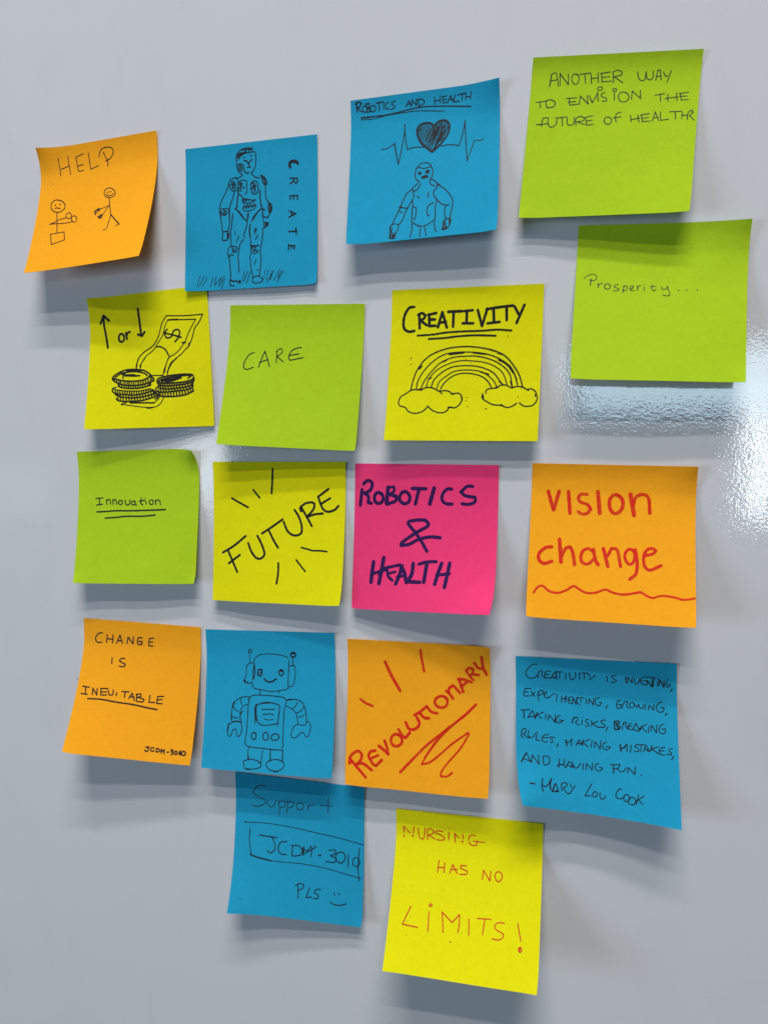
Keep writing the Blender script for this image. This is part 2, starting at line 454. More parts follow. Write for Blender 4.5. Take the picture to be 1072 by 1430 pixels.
INK['create'] = [
  ('robot_drawing', 'black', '0.55:885 427 845 400 812 356 795 301 793 230 788 183 809 138 856 97 917 78 983 77 1048 89|0.91:794 184 815 156 862 132|0.86:821 192 875 145 942 117|0.55:813 226 861 172 921 144 994 136 1054 133|0.55:863 98 916 91 982 95 1041 109|0.54:930 81 942 128|0.54:983 84 994 131|0.54:1073 135 1092 189 1087 281 1077 339 1051 389 1017 416 1044 448 1070 474 1149 498|0.67:817 291 840 279 873 285 896 310 905 358 925 398 951 412 984 407|0.55:822 304 830 351 865 384|0.55:849 288 852 365|0.55:866 308 875 367|0.71:910 239 939 244 959 258 981 289 1005 256 1032 230|0.54:981 289 985 330|0.54:952 337 1015 336|0.54:1006 186 1036 181|0.55:900 200 920 196|0.55:885 433 818 469 752 463 705 476 678 516 664 574 617 666 564 757 531 863 538 935 551 1003|0.55:678 527 691 588 725 633 778 643 812 611 818 540 812 486 778 453|0.67:711 507 751 570 738 604|0.55:732 497 778 536 772 583|0.55:701 553 752 534|0.55:751 617 792 597|0.55:718 591 765 547|0.55:765 642 745 712 712 793 685 875 689 1013|0.55:818 611 818 683|0.76:818 694 805 777 799 860|0.55:779 882 805 872|0.55:818 540 845 513 885 504 931 508 948 528 951 599 951 670 925 697|0.62:832 529 858 579 845 613|0.55:858 531 878 593|0.55:834 565 885 546|0.55:825 594 878 628|0.55:885 593 918 608|0.55:832 636 865 651|0.55:825 659 825 695 871 711 885 760 892 808 938 821 1017 820 1070 799 1080 782|0.55:878 741 905 773 918 750 944 782 958 760 978 789 997 767 1017 788 1070 787|0.55:885 760 911 792 951 789|0.54:1070 840 1090 865 1070 905 1018 925 938 933 899 910 892 885 905 863|0.55:905 892 925 846 945 896 964 843 978 892 1004 841 1017 883 1050 850|0.54:1044 880 1077 853|0.54:1017 557 1043 530 1090 534 1116 566 1125 626 1116 684 1076 707 1037 689 1017 640 1010 580 1017 557|0.66:1030 558 1070 562 1043 595 1096 588 1037 618|0.54:1024 641 1057 608 1070 656 1089 611|0.54:1063 680 1083 658|0.7:1149 663 1155 782 1168 866 1188 915 1136 940 1070 1001 1038 1040|0.72:772 882 819 921 866 973 906 1030|0.54:978 964 968 1034|0.55:732 951 733 1017|0.66:1162 458 1214 492 1247 542 1253 578 1234 600 1207 580 1188 525 1168 471|0.54:1181 484 1201 550|0.54:1201 491 1234 576|0.54:1221 516 1227 588|0.54:1234 606 1234 694 1240 777 1279 839|0.65:1279 839 1318 872 1331 926 1312 978 1286 964 1273 904 1286 852|0.54:1286 858 1312 936|0.54:1299 865 1299 959|0.54:1318 890 1306 971|0.54:1299 995 1267 1051|0.54:1201 928 1188 998 1195 1034 1267 1039|0.54:1188 921 1227 936|0.56:551 876 578 866 672 880 686 1013|0.56:544 912 565 950 618 960 652 932 625 900 578 890|0.56:551 900 592 940 618 918 605 892|0.56:546 905 550 995 572 1130 581 1220 574 1297|0.55:588 953 637 942|0.55:687 917 688 1064 664 1181|0.63:574 1297 590 1310 648 1306 673 1271 677 1212 655 1188 589 1191|1.04:656 1225 661 1277|0.55:736 950 721 1096 705 1214 715 1393|0.55:826 935 892 1014 958 1085 918 1229 913 1288|0.54:965 968 958 1085|0.55:715 1393 674 1427 663 1508 684 1557 700 1518 749 1528|0.55:715 1400 797 1413 814 1436|0.55:731 1401 735 1490|0.55:756 1425 748 1476|0.55:805 1436 765 1485 798 1480|0.55:902 1319 862 1358 843 1416 822 1518 832 1667 838 1764|0.55:663 1508 687 1569 698 1689 711 1809 696 1883 701 1943 770 1954|0.76:712 1869 753 1893 786 1880 819 1904 851 1884 864 1907 843 1923|0.54:1119 950 1071 1020 1026 1082|0.76:1007 1118 994 1176 999 1279|0.54:1008 1287 1012 1412|0.82:991 1197 999 1249|0.54:1192 956 1197 1029 1272 1035 1304 972|0.54:1200 1059 1209 1147|1.38:1240 1113 1249 1150|0.89:1225 1178 1273 1115|0.54:1197 1176 1193 1263 1182 1365 1162 1466 1155 1525|0.7:1217 1170 1273 1145|0.75:1009 1409 1073 1419 1138 1418|0.54:1017 1449 1041 1429 1090 1439|0.54:1017 1508 1058 1526 1106 1514 1130 1486|0.54:1033 1458 1074 1490|0.54:1074 1453 1050 1496 1090 1484|0.54:1017 1427 1017 1508|0.54:1090 1462 1106 1499|0.54:1005 1530 1014 1678 1045 1828 1045 1857|0.54:1171 1533 1169 1672 1149 1833 1109 1838 1053 1858 1045 1901 1078 1933 1142 1933 1198 1910 1198 1888 1149 1841|0.43:771 1189 776 1248|0.55:828 1267 796 1339|0.54:1088 1175 1064 1217|0.54:1101 1191 1072 1255|0.54:1117 1272 1089 1329|0.54:1099 1609 1075 1674|0.54:1124 1743 1117 1765'),
  ('drawn_grass', 'black', '0.37:238 1782 187 1940|0.37:305 1786 224 1934|0.36:348 1819 274 1935|0.36:439 1824 395 1949|0.36:489 1796 461 1930|0.36:547 1837 466 1930|0.36:571 1816 524 1948|0.36:612 1803 548 1935|0.36:618 1849 566 1988|0.35:923 1761 892 1893|0.35:971 1764 916 1902|0.35:1012 1767 957 1926|0.35:1237 1765 1209 1896|0.35:1285 1760 1254 1898|0.35:1365 1787 1262 1935|0.35:1357 1779 1318 1901|0.35:1333 1785 1302 1901|0.35:1460 1763 1366 1911|0.35:1476 1793 1429 1878|0.35:1515 1781 1413 1936|0.35:1444 1835 1432 1886'),
  ('lettering', 'black', '1.36:1603 394 1590 352 1610 319 1655 314 1706 334 1716 358|0.96:1597 376 1603 332 1648 325 1699 342|0.69:1602 539 1705 548 1705 595 1685 616 1660 591 1654 549|0.87:1602 615 1656 573|0.73:1596 777 1711 781|0.73:1602 778 1600 830|0.73:1653 779 1651 825|0.73:1707 781 1710 832|0.69:1583 976 1686 1025 1583 1064|0.87:1622 996 1628 1044|0.78:1583 1259 1701 1263|0.78:1685 1218 1696 1301|0.78:1584 1436 1581 1501|0.78:1581 1450 1670 1459 1663 1499|0.69:1631 1453 1623 1489'),
]
SHEETS['heart'] = dict(c=[(-0.15795, 0.20545), (-0.08268, 0.20612), (-0.08184, 0.13211), (-0.15742, 0.13062)], lift=[0.0102, 0.0111], p=1.3, v0=0.17, bow=0.0, curls=[(1, 0, 0.3, 0.003, 0), (0, 1, 0.15, 0.00093, 0.00058), (1, 1, 0.13, 0.00087, 0.00042)], top=0.0009)
INK['heart'] = [
  ('lettering', 'black', '0.76:82 34 86 88 92 150|0.76:71 51 113 29 149 51 131 85 93 102|0.52:93 102 160 161|0.52:212 88 228 103 233 124 231 145 219 162 199 166 180 158 166 142 160 121 167 101 182 89 202 85 221 94|0.52:215 58 231 170|0.6:214 67 260 64 258 109 229 118 273 134 268 165 227 169|0.52:324 97 340 111 347 132 342 153 330 168 312 175 292 167 279 150 273 129 279 108 295 96 314 95 332 102|0.51:357 71 449 64|0.51:398 71 395 171|0.51:459 73 460 164|0.51:529 77 488 99 493 155 537 165|0.51:624 74 569 91 578 119 608 132 608 159 557 175|0.5:762 163 810 93 834 164|0.5:779 134 828 134|0.5:838 168 849 89 907 168 903 86|0.5:929 98 937 180|0.5:919 97 978 95 1013 126 996 160 937 180|0.49:1145 88 1153 179|0.49:1148 137 1222 139|0.49:1223 85 1222 178|0.49:1248 101 1311 96|0.49:1252 101 1261 179 1309 174|0.49:1256 137 1306 134|0.49:1319 181 1359 96 1397 182|0.49:1339 147 1387 148|0.49:1427 96 1403 146 1416 184 1474 177|0.49:1456 100 1562 93|0.49:1514 99 1513 178|0.49:1562 93 1557 176|0.49:1557 140 1619 144|0.48:1630 90 1619 176'),
  ('underline', 'black', '0.56:144 231 230 230 414 238 617 225 817 203 1016 194 1309 222 1622 266|0.39:138 257 312 264 516 241 757 233 956 238 1270 280|0.39:148 239 271 240 414 229'),
  ('heart_drawing', 'black', '1.01:1141 462 1095 417 1026 405 957 420 918 474 920 544 962 650 1043 740 1124 811 1181 767 1257 686 1323 594 1346 498 1330 437 1281 401 1212 403 1164 436 1135 481 1146 542|0.38:958 449 929 505|0.54:987 423 936 546|0.54:1016 417 951 588|0.54:1046 417 962 629|0.54:1075 425 982 652|0.54:1099 437 1003 685|0.54:1121 460 1023 708|0.54:1132 491 1043 730|0.54:1140 522 1063 753|0.54:1141 572 1083 765|0.54:1142 612 1108 785|0.53:1198 659 1124 801|0.54:1167 575 1130 670|0.54:1196 549 1158 634|0.54:1184 438 1159 494|0.54:1213 422 1167 565|0.53:1236 415 1187 597|0.53:1255 412 1198 659|0.53:1281 415 1218 661|0.53:1304 434 1228 673|0.53:1320 455 1247 665|0.53:1334 487 1275 608|0.54:1168 635 1131 711|0.53:1218 671 1152 774|0.54:1156 518 1126 594|0.54:1182 481 1142 596|0.54:1210 471 1173 576|0.53:1249 476 1212 584|0.53:1276 473 1226 586|0.53:1236 593 1187 702|0.53:1258 546 1214 661|0.54:1197 619 1164 711|0.54:1170 716 1139 782|0.54:981 442 943 507|0.54:1007 446 956 565|0.54:1066 453 1010 595|0.54:1096 496 1041 639|0.54:1117 539 1071 673'),
  ('heartbeat_line', 'black', '0.49:433 692 524 687 613 631 636 752 661 887|0.49:609 629 636 770 672 930 704 755 743 508 745 395|0.49:741 395 761 578 788 738 850 720 941 722 1031 731|0.47:1231 742 1363 740 1474 769 1514 649 1550 452|0.47:1550 429 1563 678 1588 990 1628 869 1679 720 1765 731 1793 707'),
  ('robot_drawing', 'black', '0.52:962 1202 923 1169 905 1106 913 1034 944 993 975 958 1028 948 1088 964 1121 1014 1141 1072 1136 1144 1106 1191 1101 1212 1124 1260 1178 1291|0.72:940 1182 962 1202|0.72:918 1018 939 998|0.52:939 995 977 1014 1041 1025 1110 1011|1.81:966 1085 969 1087|2.01:1067 1080 1075 1073|1.58:1008 1151 1019 1145 1051 1145|1.08:1045 1133 1072 1144|0.51:1122 1193 1165 1209 1220 1271 1296 1335 1361 1410 1411 1493 1419 1561 1411 1638 1397 1703 1394 1758|0.74:1204 1275 1236 1273|0.51:1212 1281 1200 1319 1160 1375 1184 1445 1239 1518 1282 1554 1336 1576 1372 1572|0.51:1336 1576 1318 1616 1319 1694 1343 1769|0.5:1343 1769 1394 1758 1401 1815 1368 1900|0.77:1343 1769 1307 1805 1305 1882|1.26:1301 1904 1322 1906 1347 1898|0.84:1329 1818 1336 1874 1357 1888|0.7:1384 1768 1387 1847|0.52:952 1217 900 1267 864 1302 806 1346 766 1420 732 1506 698 1592 659 1678 630 1759|0.52:985 1232 950 1301 908 1330 875 1303|0.52:886 1322 901 1418|0.52:880 1433 887 1490 895 1547|0.52:886 1445 835 1529 796 1614 748 1738 701 1778|0.52:717 1538 815 1555|0.75:712 1532 739 1532|0.52:703 1576 753 1615|0.52:635 1760 657 1762|0.52:679 1761 707 1784 709 1830 680 1894 666 1949|0.76:630 1759 599 1796 603 1875 596 1953 629 1962 662 1960|0.52:627 1810 614 1876|0.52:630 1878 629 1956|0.52:658 1880 659 1959|0.67:643 1913 651 1958|0.52:609 1887 607 1954|0.52:948 1401 973 1436|0.51:1096 1368 1086 1434|0.51:1165 1521 1134 1534 1098 1553 1084 1613 1092 1681 1104 1699 1119 1692|0.52:895 1549 939 1563 937 1652 929 1724 910 1719|0.58:885 1557 884 1669 886 1753|0.52:883 1753 932 1792 987 1826 1040 1831 1093 1820 1144 1787 1201 1759|0.72:976 1822 998 1832|0.51:1207 1498 1194 1569 1192 1658 1198 1692 1190 1758|0.52:891 1782 893 1872 871 1970|0.51:1010 1862 1002 1917 1004 1978|0.51:1062 1845 1086 1970|0.51:1184 1786 1194 1859 1207 1916 1223 1929'),
]
SHEETS['another'] = dict(c=[(-0.06708, 0.21444), (0.00838, 0.20843), (0.00358, 0.13419), (-0.07244, 0.13875)], lift=[0.0056, 0.0102], p=1.4, v0=0.17, bow=0.0, curls=[(0, 1, 0.17, 0.00098, 0.00011), (1, 1, 0.2, 7e-05, 0.0004)], top=0.0016)
INK['another'] = [
  ('lettering', 'grey', '0.65:232 336 244 194|0.46:244 194 273 179 300 181 321 256 339 341|0.5:236 272 321 260|0.5:358 327 346 188 460 326 448 199|0.49:549 204 571 222 583 255 581 288 569 314 548 327 523 318 505 292 495 259 497 226 513 205 536 201 560 211|0.49:587 209 710 199|0.49:647 204 665 315|0.49:721 205 737 318|0.49:732 264 815 258|0.48:807 203 817 313|0.48:841 210 953 196|0.48:846 205 864 309 978 305|0.48:855 256 944 254|0.48:1000 325 984 198 1036 181 1087 202 1087 241 1004 256 1109 330|0.47:1271 210 1294 289 1331 316 1365 302 1370 215 1391 294 1427 309 1455 291 1453 209|0.47:1490 318 1504 202 1533 203 1553 314|0.47:1491 273 1543 271|0.46:1573 224 1592 264 1626 279|0.46:1658 215 1637 295 1622 343'),
  ('lettering', 'grey', '0.5:78 527 211 520|0.5:129 523 140 596|0.5:201 519 218 595|0.54:191 519 261 501 315 537 309 582 260 601 218 595|0.49:450 495 576 490|0.49:485 496 499 579 603 569|0.49:475 543 569 535|0.49:613 574 618 471 720 574 699 470|0.49:725 471 767 560 823 449|0.48:821 428 837 542|0.48:856 370 869 378 877 389 876 401 866 410 851 413 835 410 822 402 818 390 821 378 832 370 847 368 863 373|0.48:911 442 873 451 872 486 934 515 931 550 885 544|0.48:1029 397 1039 404 1044 413 1044 423 1037 431 1025 433 1012 430 1002 423 997 414 1001 404 1010 398 1022 396 1034 400|0.48:1021 447 1029 540|0.48:1150 450 1179 469 1197 500 1193 532 1173 556 1143 567 1109 560 1083 535 1072 503 1076 470 1099 448 1133 445 1165 457|0.47:1230 538 1229 436 1335 532 1322 430|0.47:1502 499 1606 483|0.46:1559 495 1569 577|0.46:1645 495 1652 581|0.46:1616 545 1761 531|0.46:1744 479 1756 577|0.46:1771 490 1880 481|0.46:1787 491 1803 573 1883 567|0.46:1780 525 1865 525'),
  ('lettering', 'grey', '0.5:109 808 175 806|0.5:246 725 189 727 177 775 178 832|0.5:134 809 257 799|0.5:250 726 253 799 282 842 326 838 356 803 359 747|0.5:343 734 475 724|0.49:418 728 434 834|0.49:487 739 487 808 529 831 568 812 567 738|0.49:596 834 589 750 647 725 689 748 682 781 606 792 702 832|0.49:689 743 787 722|0.49:709 744 723 839 802 832|0.49:718 787 786 779|0.48:985 751 1007 765 1019 789 1016 813 1002 831 981 840 956 834 937 815 929 791 932 767 948 750 973 748 996 757|0.48:1121 695 1073 707 1060 748 1072 812|0.48:1034 762 1125 751|0.47:1235 735 1248 819|0.47:1246 792 1341 775|0.47:1319 738 1339 823|0.47:1348 740 1453 723|0.47:1364 740 1378 825 1470 818|0.47:1367 782 1447 771|0.47:1493 819 1519 705 1566 818|0.47:1502 782 1559 776|0.46:1576 708 1588 813 1679 806|0.46:1681 712 1813 712|0.46:1744 715 1758 805|0.46:1827 719 1826 800|0.46:1825 764 1887 763|0.46:1891 815 1892 736 1931 699 1950 730 1910 766 1968 829'),
]
SHEETS['money'] = dict(c=[(-0.31343, 0.1144), (-0.23978, 0.11809), (-0.2352, 0.04178), (-0.31166, 0.04009)], lift=[0.0097, 0.0015], p=1.5, v0=0.17, bow=0.0, curls=[(0, 0, 0.25, 0.002, 0), (0, 1, 0.1, -4e-05, 0.00024), (1, 1, 0.17, -1e-05, 7e-05)], top=0.0004)
INK['money'] = [
  ('drawn_arrow', 'marker', '1.39:314 758 287 610 246 398 250 274|1.41:188 381 244 268 336 353'),
  ('lettering', 'marker', '1.3:564 572 584 594 595 624 592 657 575 680 551 688 526 682 507 657 502 624 508 594 526 571 551 566 575 581|1.29:623 557 642 654|1.29:634 612 649 565 690 550'),
  ('drawn_arrow', 'marker', '1.38:838 222 858 408 883 615|1.37:827 597 893 628 941 571'),
  ('drawn_banknote', 'marker', '0.6:1312 366 1614 393 1908 399 1843 504 1770 584 1724 709 1666 826 1609 873|0.6:1312 366 1231 477 1174 647 1081 781 920 876 830 968 801 1101|0.59:1333 430 1571 446 1791 460|0.78:1333 430 1492 434|0.59:1333 430 1279 525 1245 636 1161 752 1080 852 960 932 890 1026 865 1101|0.58:1791 460 1723 554 1659 652 1594 777 1472 907 1343 977 1292 1061 1261 1192|0.91:1555 779 1610 778|0.8:1667 791 1659 842|0.58:1609 873 1539 938 1420 1017 1360 1066 1320 1151 1300 1194|0.82:1124 806 1200 811 1278 858 1343 968|0.93:1317 563 1275 612 1293 675 1342 693 1393 665 1415 606 1465 581 1514 597 1518 649 1489 708 1438 756|0.93:1261 611 1403 652 1543 700|0.59:796 1111 800 1048 841 953|0.92:868 1095 862 1059|0.59:868 1067 896 1013 942 960|0.58:1237 1242 1253 1160 1324 987|0.57:1304 1239 1321 1164 1383 1059 1460 996|0.58:1018 1208 1079 1226 1229 1232|0.8:592 1643 570 1635 643 1610|0.57:615 1639 742 1663 890 1686 1037 1702|0.85:1037 1702 1081 1701|0.56:1081 1701 1154 1679 1212 1626 1249 1552|0.89:711 1617 889 1624 1095 1633|0.56:1095 1633 1168 1569 1183 1529|0.78:1037 1709 979 1703'),
  ('drawn_coins', 'marker', '0.88:410 1250 408 1215 496 1156 619 1118 773 1117 927 1143 1033 1209 988 1255 882 1288 730 1290 577 1274 468 1247 409 1229|0.99:634 1125 773 1124 881 1140|0.88:451 1217 542 1166 650 1151 774 1148 927 1182 980 1220|0.9:581 1175 583 1239|0.77:558 1174 612 1170|0.87:597 1190 698 1194 759 1193|0.98:744 1196 805 1214 859 1216|0.87:613 1205 805 1220|0.88:410 1250 455 1288 579 1338 732 1356 883 1354 1004 1328 1094 1303 1086 1268 1041 1237|0.87:503 1334 511 1355 581 1385 733 1402 884 1400 1034 1369 1034 1334|0.87:474 1371 421 1386 415 1429 478 1467 585 1484 736 1501 886 1494 1005 1468 1087 1448 1064 1433|0.66:437 1401 583 1427 735 1440 885 1442 1034 1418|0.86:464 1474 495 1497 587 1526 738 1543 887 1536 1005 1518 1109 1497 1102 1469|0.86:482 1539 506 1568 590 1589 740 1595 888 1592 1006 1569 1146 1527 1131 1485|0.94:1087 1448 1116 1484 1154 1527 1146 1561 1109 1574|0.72:437 1245 446 1281|0.87:476 1254 483 1300|0.87:515 1265 520 1316|0.87:546 1272 551 1329|0.61:585 1279 588 1338|0.87:616 1283 619 1343|0.87:654 1288 656 1349|0.87:685 1290 686 1351|0.71:723 1292 724 1353|0.86:761 1294 762 1355|0.61:799 1293 800 1354|0.86:837 1291 838 1353|0.71:875 1291 879 1352|0.86:913 1286 917 1349|0.86:950 1278 959 1340|0.86:988 1262 998 1328|0.86:1026 1244 1037 1320|0.86:1056 1252 1064 1308|0.77:526 1339 531 1364|0.87:564 1347 569 1380|0.86:603 1353 606 1389|0.86:641 1358 642 1393|0.86:679 1361 680 1397|0.86:717 1363 718 1399|0.86:755 1365 756 1401|0.86:793 1365 795 1401|0.86:831 1365 833 1400|0.86:868 1363 872 1400|0.85:906 1359 911 1396|0.85:944 1353 950 1390|0.85:981 1345 989 1380|0.85:1011 1340 1019 1375|0.76:461 1424 466 1464|0.86:499 1430 505 1474|0.86:538 1435 543 1482|0.86:583 1440 588 1487|0.86:621 1443 625 1491|0.86:659 1448 661 1495|0.86:697 1450 699 1499|0.85:735 1452 736 1501|0.85:772 1451 775 1501|0.85:810 1451 814 1499|0.85:848 1449 853 1497|0.85:885 1445 892 1494|0.85:922 1441 931 1486|0.85:960 1435 969 1480|0.85:997 1427 1008 1472|0.85:1034 1424 1047 1464|0.86:510 1490 514 1519|0.86:548 1499 552 1528|0.86:594 1504 596 1533|0.85:639 1509 642 1537|0.85:684 1513 687 1541|0.85:729 1515 732 1543|0.85:774 1515 777 1544|0.85:819 1515 823 1540|0.85:864 1511 869 1536|0.85:909 1505 915 1533|0.84:953 1497 961 1530|0.84:998 1489 1005 1520|0.84:1042 1480 1053 1511|0.84:1079 1471 1091 1504|0.86:512 1537 517 1569|0.85:550 1542 555 1579|0.85:595 1547 599 1586|0.85:648 1552 650 1591|0.85:693 1554 695 1593|0.85:738 1556 740 1595|0.85:783 1555 787 1595|0.85:828 1554 833 1594|0.84:872 1549 879 1591|0.84:917 1544 925 1584|0.84:961 1535 971 1575|0.84:1006 1526 1016 1568|0.84:1050 1515 1062 1558|0.84:1094 1504 1106 1542'),
  ('drawn_coins', 'marker', '0.9:1142 1326 1146 1285 1214 1261 1364 1242 1543 1235 1690 1247 1718 1283 1702 1316 1598 1344 1451 1352 1303 1349 1184 1338 1142 1312|1.04:1169 1307 1259 1284 1408 1265 1557 1253 1675 1256|1.04:1214 1316 1333 1305 1452 1288|0.89:1273 1326 1392 1319 1512 1288|0.89:1423 1273 1527 1279|0.9:1244 1295 1334 1282|0.79:1629 1298 1682 1267|0.9:1142 1333 1183 1377 1302 1394 1450 1390 1597 1378 1716 1343 1721 1290|0.89:1169 1383 1124 1422 1127 1457 1183 1476 1301 1482 1448 1475 1595 1463 1698 1430 1706 1404|0.89:1168 1390 1183 1421 1302 1438 1449 1434 1596 1422 1699 1390 1708 1350|0.89:1168 1479 1168 1521 1212 1541 1330 1552 1476 1549 1593 1533 1711 1485 1697 1444|0.8:1169 1346 1172 1373|0.9:1198 1350 1201 1380|0.89:1231 1354 1234 1386|0.89:1265 1358 1268 1391|0.89:1303 1358 1305 1393|0.89:1340 1360 1342 1393|0.89:1377 1359 1379 1392|0.89:1414 1359 1418 1392|0.89:1451 1359 1456 1391|0.89:1488 1358 1494 1389|0.88:1525 1356 1533 1387|0.88:1561 1353 1571 1382|0.88:1598 1347 1609 1376|0.88:1635 1339 1648 1367|0.88:1672 1329 1686 1357|0.88:1702 1312 1709 1343|0.84:1198 1394 1201 1422|0.89:1235 1399 1238 1429|0.89:1272 1402 1275 1434|0.89:1317 1403 1319 1436|0.89:1361 1402 1364 1434|0.89:1406 1402 1409 1432|0.88:1450 1399 1455 1432|0.88:1494 1395 1501 1428|0.88:1538 1392 1546 1424|0.88:1582 1388 1592 1418|0.88:1627 1381 1637 1408|0.88:1671 1367 1685 1394|0.84:1161 1438 1165 1470|0.89:1198 1441 1202 1474|0.89:1242 1444 1247 1479|0.89:1284 1446 1288 1481|0.89:1331 1447 1335 1481|0.88:1375 1445 1381 1477|0.88:1419 1444 1426 1475|0.88:1464 1440 1472 1473|0.88:1508 1436 1517 1469|0.88:1552 1431 1563 1464|0.88:1596 1424 1608 1457|0.88:1640 1414 1654 1444|0.88:1681 1402 1692 1430|0.84:1190 1487 1193 1529|0.89:1227 1491 1232 1542|0.88:1269 1493 1274 1546|0.88:1313 1493 1318 1548|0.88:1357 1491 1362 1548|0.88:1401 1488 1407 1547|0.88:1445 1486 1454 1545|0.88:1489 1481 1498 1540|0.88:1533 1476 1543 1537|0.88:1577 1470 1589 1531|0.88:1621 1459 1634 1519|0.87:1661 1449 1675 1507'),
]
SHEETS['care'] = dict(c=[(-0.2255, 0.10648), (-0.15016, 0.10354), (-0.15283, 0.02788), (-0.22885, 0.03142)], lift=[0.0117, 0.0076], p=1.4, v0=0.17, bow=0.0, curls=[(0, 1, 0.16, 0.0004, 0.00043), (1, 1, 0.11, 0.00078, 0.00022)], top=0.0007)
INK['care'] = [
  ('lettering', 'black', '0.62:402 663 335 687 277 772 258 848 278 894 328 903 410 870|0.62:488 869 521 758 563 640|0.62:563 640 604 735 652 855|0.62:494 804 618 758|0.56:746 643 748 722 748 806|0.56:736 648 774 609 815 609 828 647 793 688 747 716|0.61:752 716 850 789|0.6:1103 585 1021 601 953 647 928 721 948 766 1037 749 1140 726|0.61:938 698 1079 675'),
]
SHEETS['rainbow'] = dict(c=[(-0.1357, 0.10949), (-0.06011, 0.10856), (-0.06162, 0.0326), (-0.13768, 0.03335)], lift=[0.0078, 0.0072], p=1.6, v0=0.17, bow=0.0, curls=[(0, 1, 0.13, 0.00048, 5e-05), (1, 1, 0.13, -0.0001, 1e-05)], top=0.0008)
INK['rainbow'] = [
  ('lettering', 'marker', '1.41:309 223 242 233 187 313 167 423 184 506 244 545 321 538|1.4:379 320 392 504|1.41:366 329 417 307 462 337 448 377 391 402|1.4:401 403 490 470|1.4:513 328 524 480|1.4:500 333 607 313|1.4:515 394 597 396|1.4:524 480 604 477|1.39:638 496 691 304 759 506|1.39:659 439 743 432|1.38:770 301 953 300|1.38:842 309 841 499|1.36:981 301 1092 294|1.44:1018 306 1018 459|1.36:968 458 1107 462|1.35:1160 293 1223 502 1284 280|1.42:1366 304 1378 462|1.34:1291 468 1450 455|1.34:1275 288 1411 270 1617 253|1.4:1534 280 1540 435|1.32:1636 266 1688 362|1.31:1760 248 1719 349 1667 475'),
  ('underline', 'marker', '0.96:366 601 571 592 758 570 982 562 1221 561 1422 553 1606 569'),
  ('underline', 'marker', '0.95:520 649 724 642 910 625 1132 617 1407 630'),
  ('drawn_rainbow', 'marker', '0.64:316 1332 337 1210 386 1061 492 914 639 824 824 773 1028 760 1213 779 1397 824 1545 899 1658 1029 1735 1157 1781 1302|0.64:392 1314 404 1211 473 1081 589 953 735 863 901 834 1142 839 1327 873 1474 934 1605 1028 1672 1138 1714 1274|0.63:449 1314 481 1231 524 1156 613 1046 702 964 849 903 1015 888 1181 892 1366 941 1515 1026 1610 1137 1649 1301|0.55:523 1287 554 1176 651 1065 779 994 926 950 1074 948 1258 970 1406 1024 1519 1117 1580 1263|0.63:589 1288 621 1195 710 1104 837 1032 985 1012 1151 1019 1299 1058 1411 1124 1517 1263|0.54:665 1307 697 1215 787 1142 877 1088 1006 1068 1172 1078 1283 1113 1397 1206 1446 1280|0.62:713 1317 755 1243 844 1161 953 1117 1082 1113 1230 1149 1325 1214 1380 1297|0.8:810 861 995 842|0.76:1457 943 1568 1009 1663 1128|0.75:1673 1147 1702 1210|0.77:1228 1094 1339 1132|0.7:1479 1226 1526 1263|0.69:1623 1228 1649 1301|0.74:1124 845 1290 867|0.81:413 1043 449 1006|0.76:544 1175 582 1167|0.67:702 964 776 938|0.41:1323 804 1388 832|0.4:1508 881 1435 861'),
  ('drawn_cloud', 'marker', '0.64:316 1326 261 1369 188 1415 160 1490 187 1538 255 1557 307 1614 394 1638 487 1614 540 1568 557 1540 607 1587 685 1624 769 1628 823 1597 848 1554 913 1566 975 1524 1008 1450 987 1394 939 1370 875 1384 836 1350 770 1336 695 1341 628 1307 551 1291 486 1305 449 1324 382 1319 316 1326|0.62:705 1349 741 1379|0.74:866 1384 893 1375|0.74:996 1404 1009 1468|0.76:430 1314 468 1324|0.74:830 1560 885 1560'),
  ('drawn_cloud', 'marker', '0.61:1315 1379 1310 1351 1348 1319 1456 1307 1482 1280 1562 1272 1617 1300 1645 1310 1715 1292 1796 1311 1859 1348|0.59:1841 1335 1885 1325 1939 1354 1959 1403 1970 1458 1946 1512 1895 1547 1807 1547 1748 1505|0.61:1276 1388 1267 1434 1320 1480 1413 1526 1512 1536 1594 1564 1665 1546 1713 1510|0.77:1270 1388 1285 1434|0.69:1512 1527 1540 1540|0.68:1949 1394 1942 1421|0.7:1438 1298 1474 1298'),
  ('ink_speck', 'marker', '0.55:291 906|0.55:300 895|0.55:301 981|0.53:1068 1430|0.53:1061 1474|0.53:1087 1552|0.52:1566 638|0.51:1727 1425|0.78:1326 1581|0.53:1032 925|0.53:1097 978'),
]
SHEETS['prosper'] = dict(c=[(-0.04453, 0.13471), (0.03036, 0.13106), (0.02821, 0.05773), (-0.0472, 0.06097)], lift=[0.0149, 0.013], p=1.2, v0=0.17, bow=0.0, curls=[(1, 0, 0.45, 0.003, 0), (0, 1, 0.2, -0.00012, 0.00044), (1, 1, 0.15, 0.00112, 0.00024)], top=0.0013)
